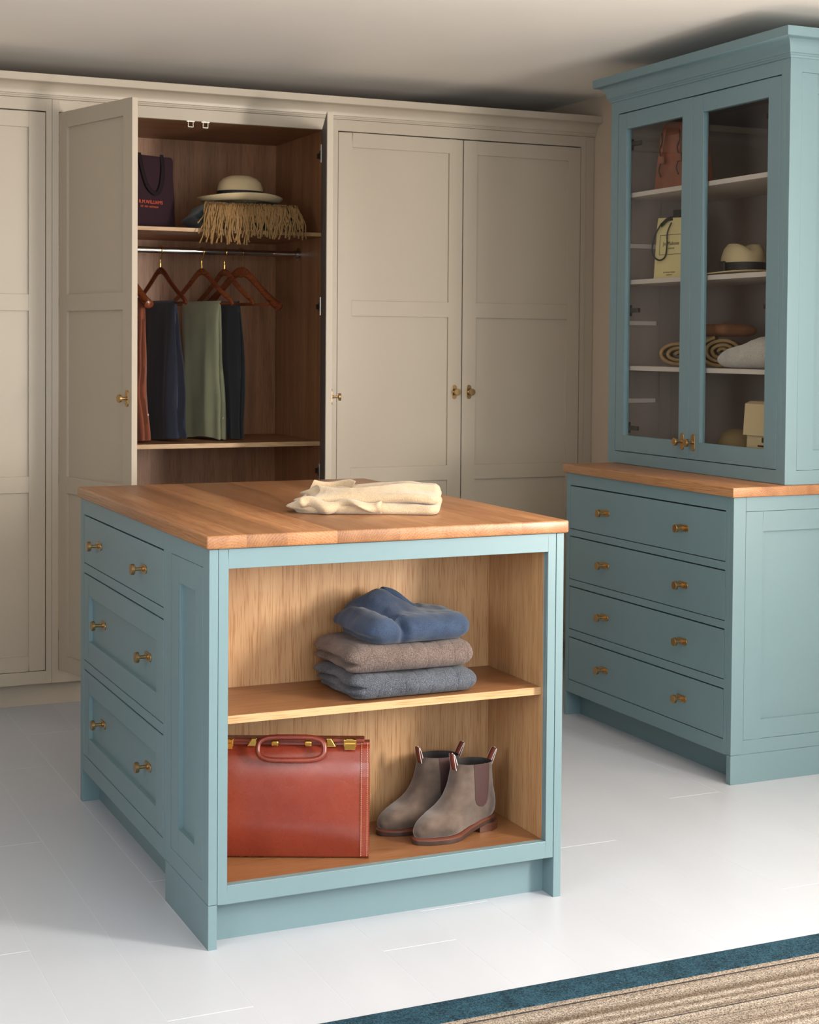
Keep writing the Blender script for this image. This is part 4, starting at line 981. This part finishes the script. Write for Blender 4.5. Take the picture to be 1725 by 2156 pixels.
bw = MB().box(-0.004, 0.034, 0.020, 0.032, 0.212, 0.246)
bw.tube(catmull([(-0.050, 0.004, 0.192), (-0.020, 0.010, 0.214), (0.015, 0.024, 0.218), (0.060, 0.020, 0.222), (0.078, 0.018, 0.228)], 14), 0.0025, 6, ry=0.010, upv=(0, -1, 0.4))
bw.build('ribbon_bow', 'ribbon', pb, bevel=0.002, local=True)
# panama hat
CR2 = [(0.088, 0.0), (0.086, 0.030), (0.082, 0.060), (0.074, 0.085), (0.060, 0.102), (0.036, 0.110), (0.001, 0.108)]
BR2 = [(0.090, 0.0), (0.105, 0.000), (0.125, 0.000), (0.150, -0.001), (0.170, -0.002), (0.172, -0.001)]
t2, rad2 = hat('panama_hat', 'cream panama hat with a wide black band on the middle shelf of the glazed cabinet', (2.225, 1.120, Z2+0.004), R(80), CR2, BR2, 0.84, 0.004, dent=0.026, band=(0.002, 0.040), phase=0.5)
MB().box(-0.020, 0.020, 0.074, 0.082, 0.004, 0.044).build('bow', 'ribbon', t2, bevel=0.003, local=True)
# rolled ochre scarves
M['ochre'] = plain('ochre_gauze', srgb(150, 116, 72), 0.85, nscale=30, namt=0.15, bscale=500, bstr=0.4, stretch=(1, 1, 3))
M['rust_scarf'] = plain('rust_brown_scarf', srgb(136, 84, 54), 0.85, nscale=30, namt=0.12, bscale=500, bstr=0.4)
def rolled(name, label, loc, rz, rx, rzv, length, turns, mat, seed):
    """spiral roll lying along local x; the spiral end faces -x"""
    th = 0.0030; n_ = int(turns*26); prof = []
    for k in range(n_+1):
        a = 2*PI*turns*k/n_; f = 0.14+0.86*k/n_
        wob = 1+0.05*noise.noise(Vector((a*0.4, seed, 0)))
        prof.append((rx*f*math.cos(a)*wob, rzv+rzv*f*math.sin(a)*wob, a))
    mb = MB(); secs = []
    nL = 10
    for i in range(nL+1):
        x = length*(i/nL-0.5); secs.append([(x+0.006*noise.noise(Vector((a*0.5, i*0.6, seed))), y, max(0.001, z+0.002*noise.noise(Vector((a, i*0.5, seed))))) for y, z, a in prof])
    mb.loft(secs, closed=False); th = 0.0105
    o = mb.build(name, mat, smooth=True, sharp=180); so = o.modifiers.new('thickness', 'SOLIDIFY'); so.thickness = th; so.offset = 0
    place(o, loc, rz); tag(o, label, 'scarf', 'scarves in the glazed cabinet'); return o
rolled('rolled_scarf', 'ochre gauze scarf rolled up on the lower shelf, beneath the rust brown scarf', (2.215, 1.215, Z3+0.0015), R(50), 0.078, 0.052, 0.15, 3.2, 'ochre', 4.0)
rolled('rolled_scarf', 'small loosely rolled ochre scarf beside the big roll on the lower shelf', (2.190, 1.440, Z3+0.0015), R(50), 0.070, 0.040, 0.12, 2.3, 'ochre', 9.0)
def sc_disp(q, u):
    x, y, z = q; return Vector((x+0.006*fbm((y, z, x), 9, 3.0), y+0.006*fbm((x, z, y), 12, 6.0), z+0.008*fbm((x, y, 0), 9, 2.0)*(z/0.042)))
s4 = slab(0.17, 0.27, 0.042, 24, 36, 8, rc=0.03, disp=sc_disp).build('folded_scarf', 'rust_scarf', smooth=True, sharp=180)
place(s4, (2.255, 1.300, Z3+0.1080), R(-4)); tag(s4, 'rust brown scarf folded on top of the ochre roll', 'scarf', 'scarves in the glazed cabinet')
# grey folded throw
M['knit_pale'] = knit('pale_grey_wool', srgb(150, 140, 132), srgb(206, 196, 186), scale=420, fleck=520, bstr=0.5)
def th_disp(q, u):
    x, y, z = q; k = min(1, max(0, (0.15-y)/0.22)); z *= 0.62+0.55*k
    return Vector((x+0.006*fbm((y, z, x), 9, 3.0), y, z+0.010*fbm((x, y, 0), 10, 7.0)*(z/0.09)))
th_ = slab(0.20, 0.300, 0.090, 34, 44, 12, rc=0.04, disp=th_disp).build('folded_throw', 'knit_pale', smooth=True, sharp=180)
place(th_, (2.185, 0.945, Z3+0.0005), R(0)); tag(th_, 'pale grey wool throw folded on the lower cabinet shelf', 'throw')
# cream handbag
M['cream_leather'] = plain('cream_leather', srgb(216, 190, 150), 0.45, bscale=300, bstr=0.15)
hb = thing('cream_handbag', (2.195, 0.885, Z0), 'cream leather handbag with a round handle on the cabinet floor', 'handbag')
def hb_s(y, t): return [(-0.062, y, 0.0), (-0.055, y, 0.205), (-0.035, y, 0.212), (0.035, y, 0.212), (0.055, y, 0.205), (0.062, y, 0.0)]
MB().loft([hb_s(-0.105, 0), hb_s(0.085, 0)]).build('bag_body', 'cream_leather', hb, bevel=0.006, local=True, seg=3)
fp = MB(); fp.loft([[(-0.067, y, 0.105), (-0.060, y, 0.208), (-0.040, y, 0.2165), (0.040, y, 0.2165), (0.052, y, 0.206), (0.048, y, 0.207), (0.036, y, 0.2125), (-0.036, y, 0.2125), (-0.0563, y, 0.203), (-0.0627, y, 0.105)] for y in (-0.112, 0.092)])
fp.build('flap', 'cream_leather', hb, bevel=0.001, local=True)
MB().box(-0.070, -0.0625, -0.060, 0.010, 0.055, 0.100).build('clasp_strap', 'cream_leather', hb, bevel=0.002, local=True)
MB().box(-0.072, -0.069, -0.045, 0.005, 0.071, 0.076).build('clasp_bar', 'dark_metal', hb, local=True)
MB().tube(catmull([(0, 0.050, 0.214), (0, 0.055, 0.255), (0, 0.030, 0.292), (0, -0.015, 0.302), (0, -0.055, 0.285), (0, -0.075, 0.250), (0, -0.072, 0.214)], 30), 0.010, 8, ry=0.004, upv=(1, 0, 0)).build('handle', 'cream_leather', hb, smooth=True, local=True)
# straw hat on the cabinet floor
CR3 = [(0.085, 0.0), (0.084, 0.030), (0.078, 0.060), (0.064, 0.085), (0.042, 0.100), (0.001, 0.106)]
BR3 = [(0.088, 0.0), (0.105, 0.000), (0.125, 0.0), (0.138, 0.001)]
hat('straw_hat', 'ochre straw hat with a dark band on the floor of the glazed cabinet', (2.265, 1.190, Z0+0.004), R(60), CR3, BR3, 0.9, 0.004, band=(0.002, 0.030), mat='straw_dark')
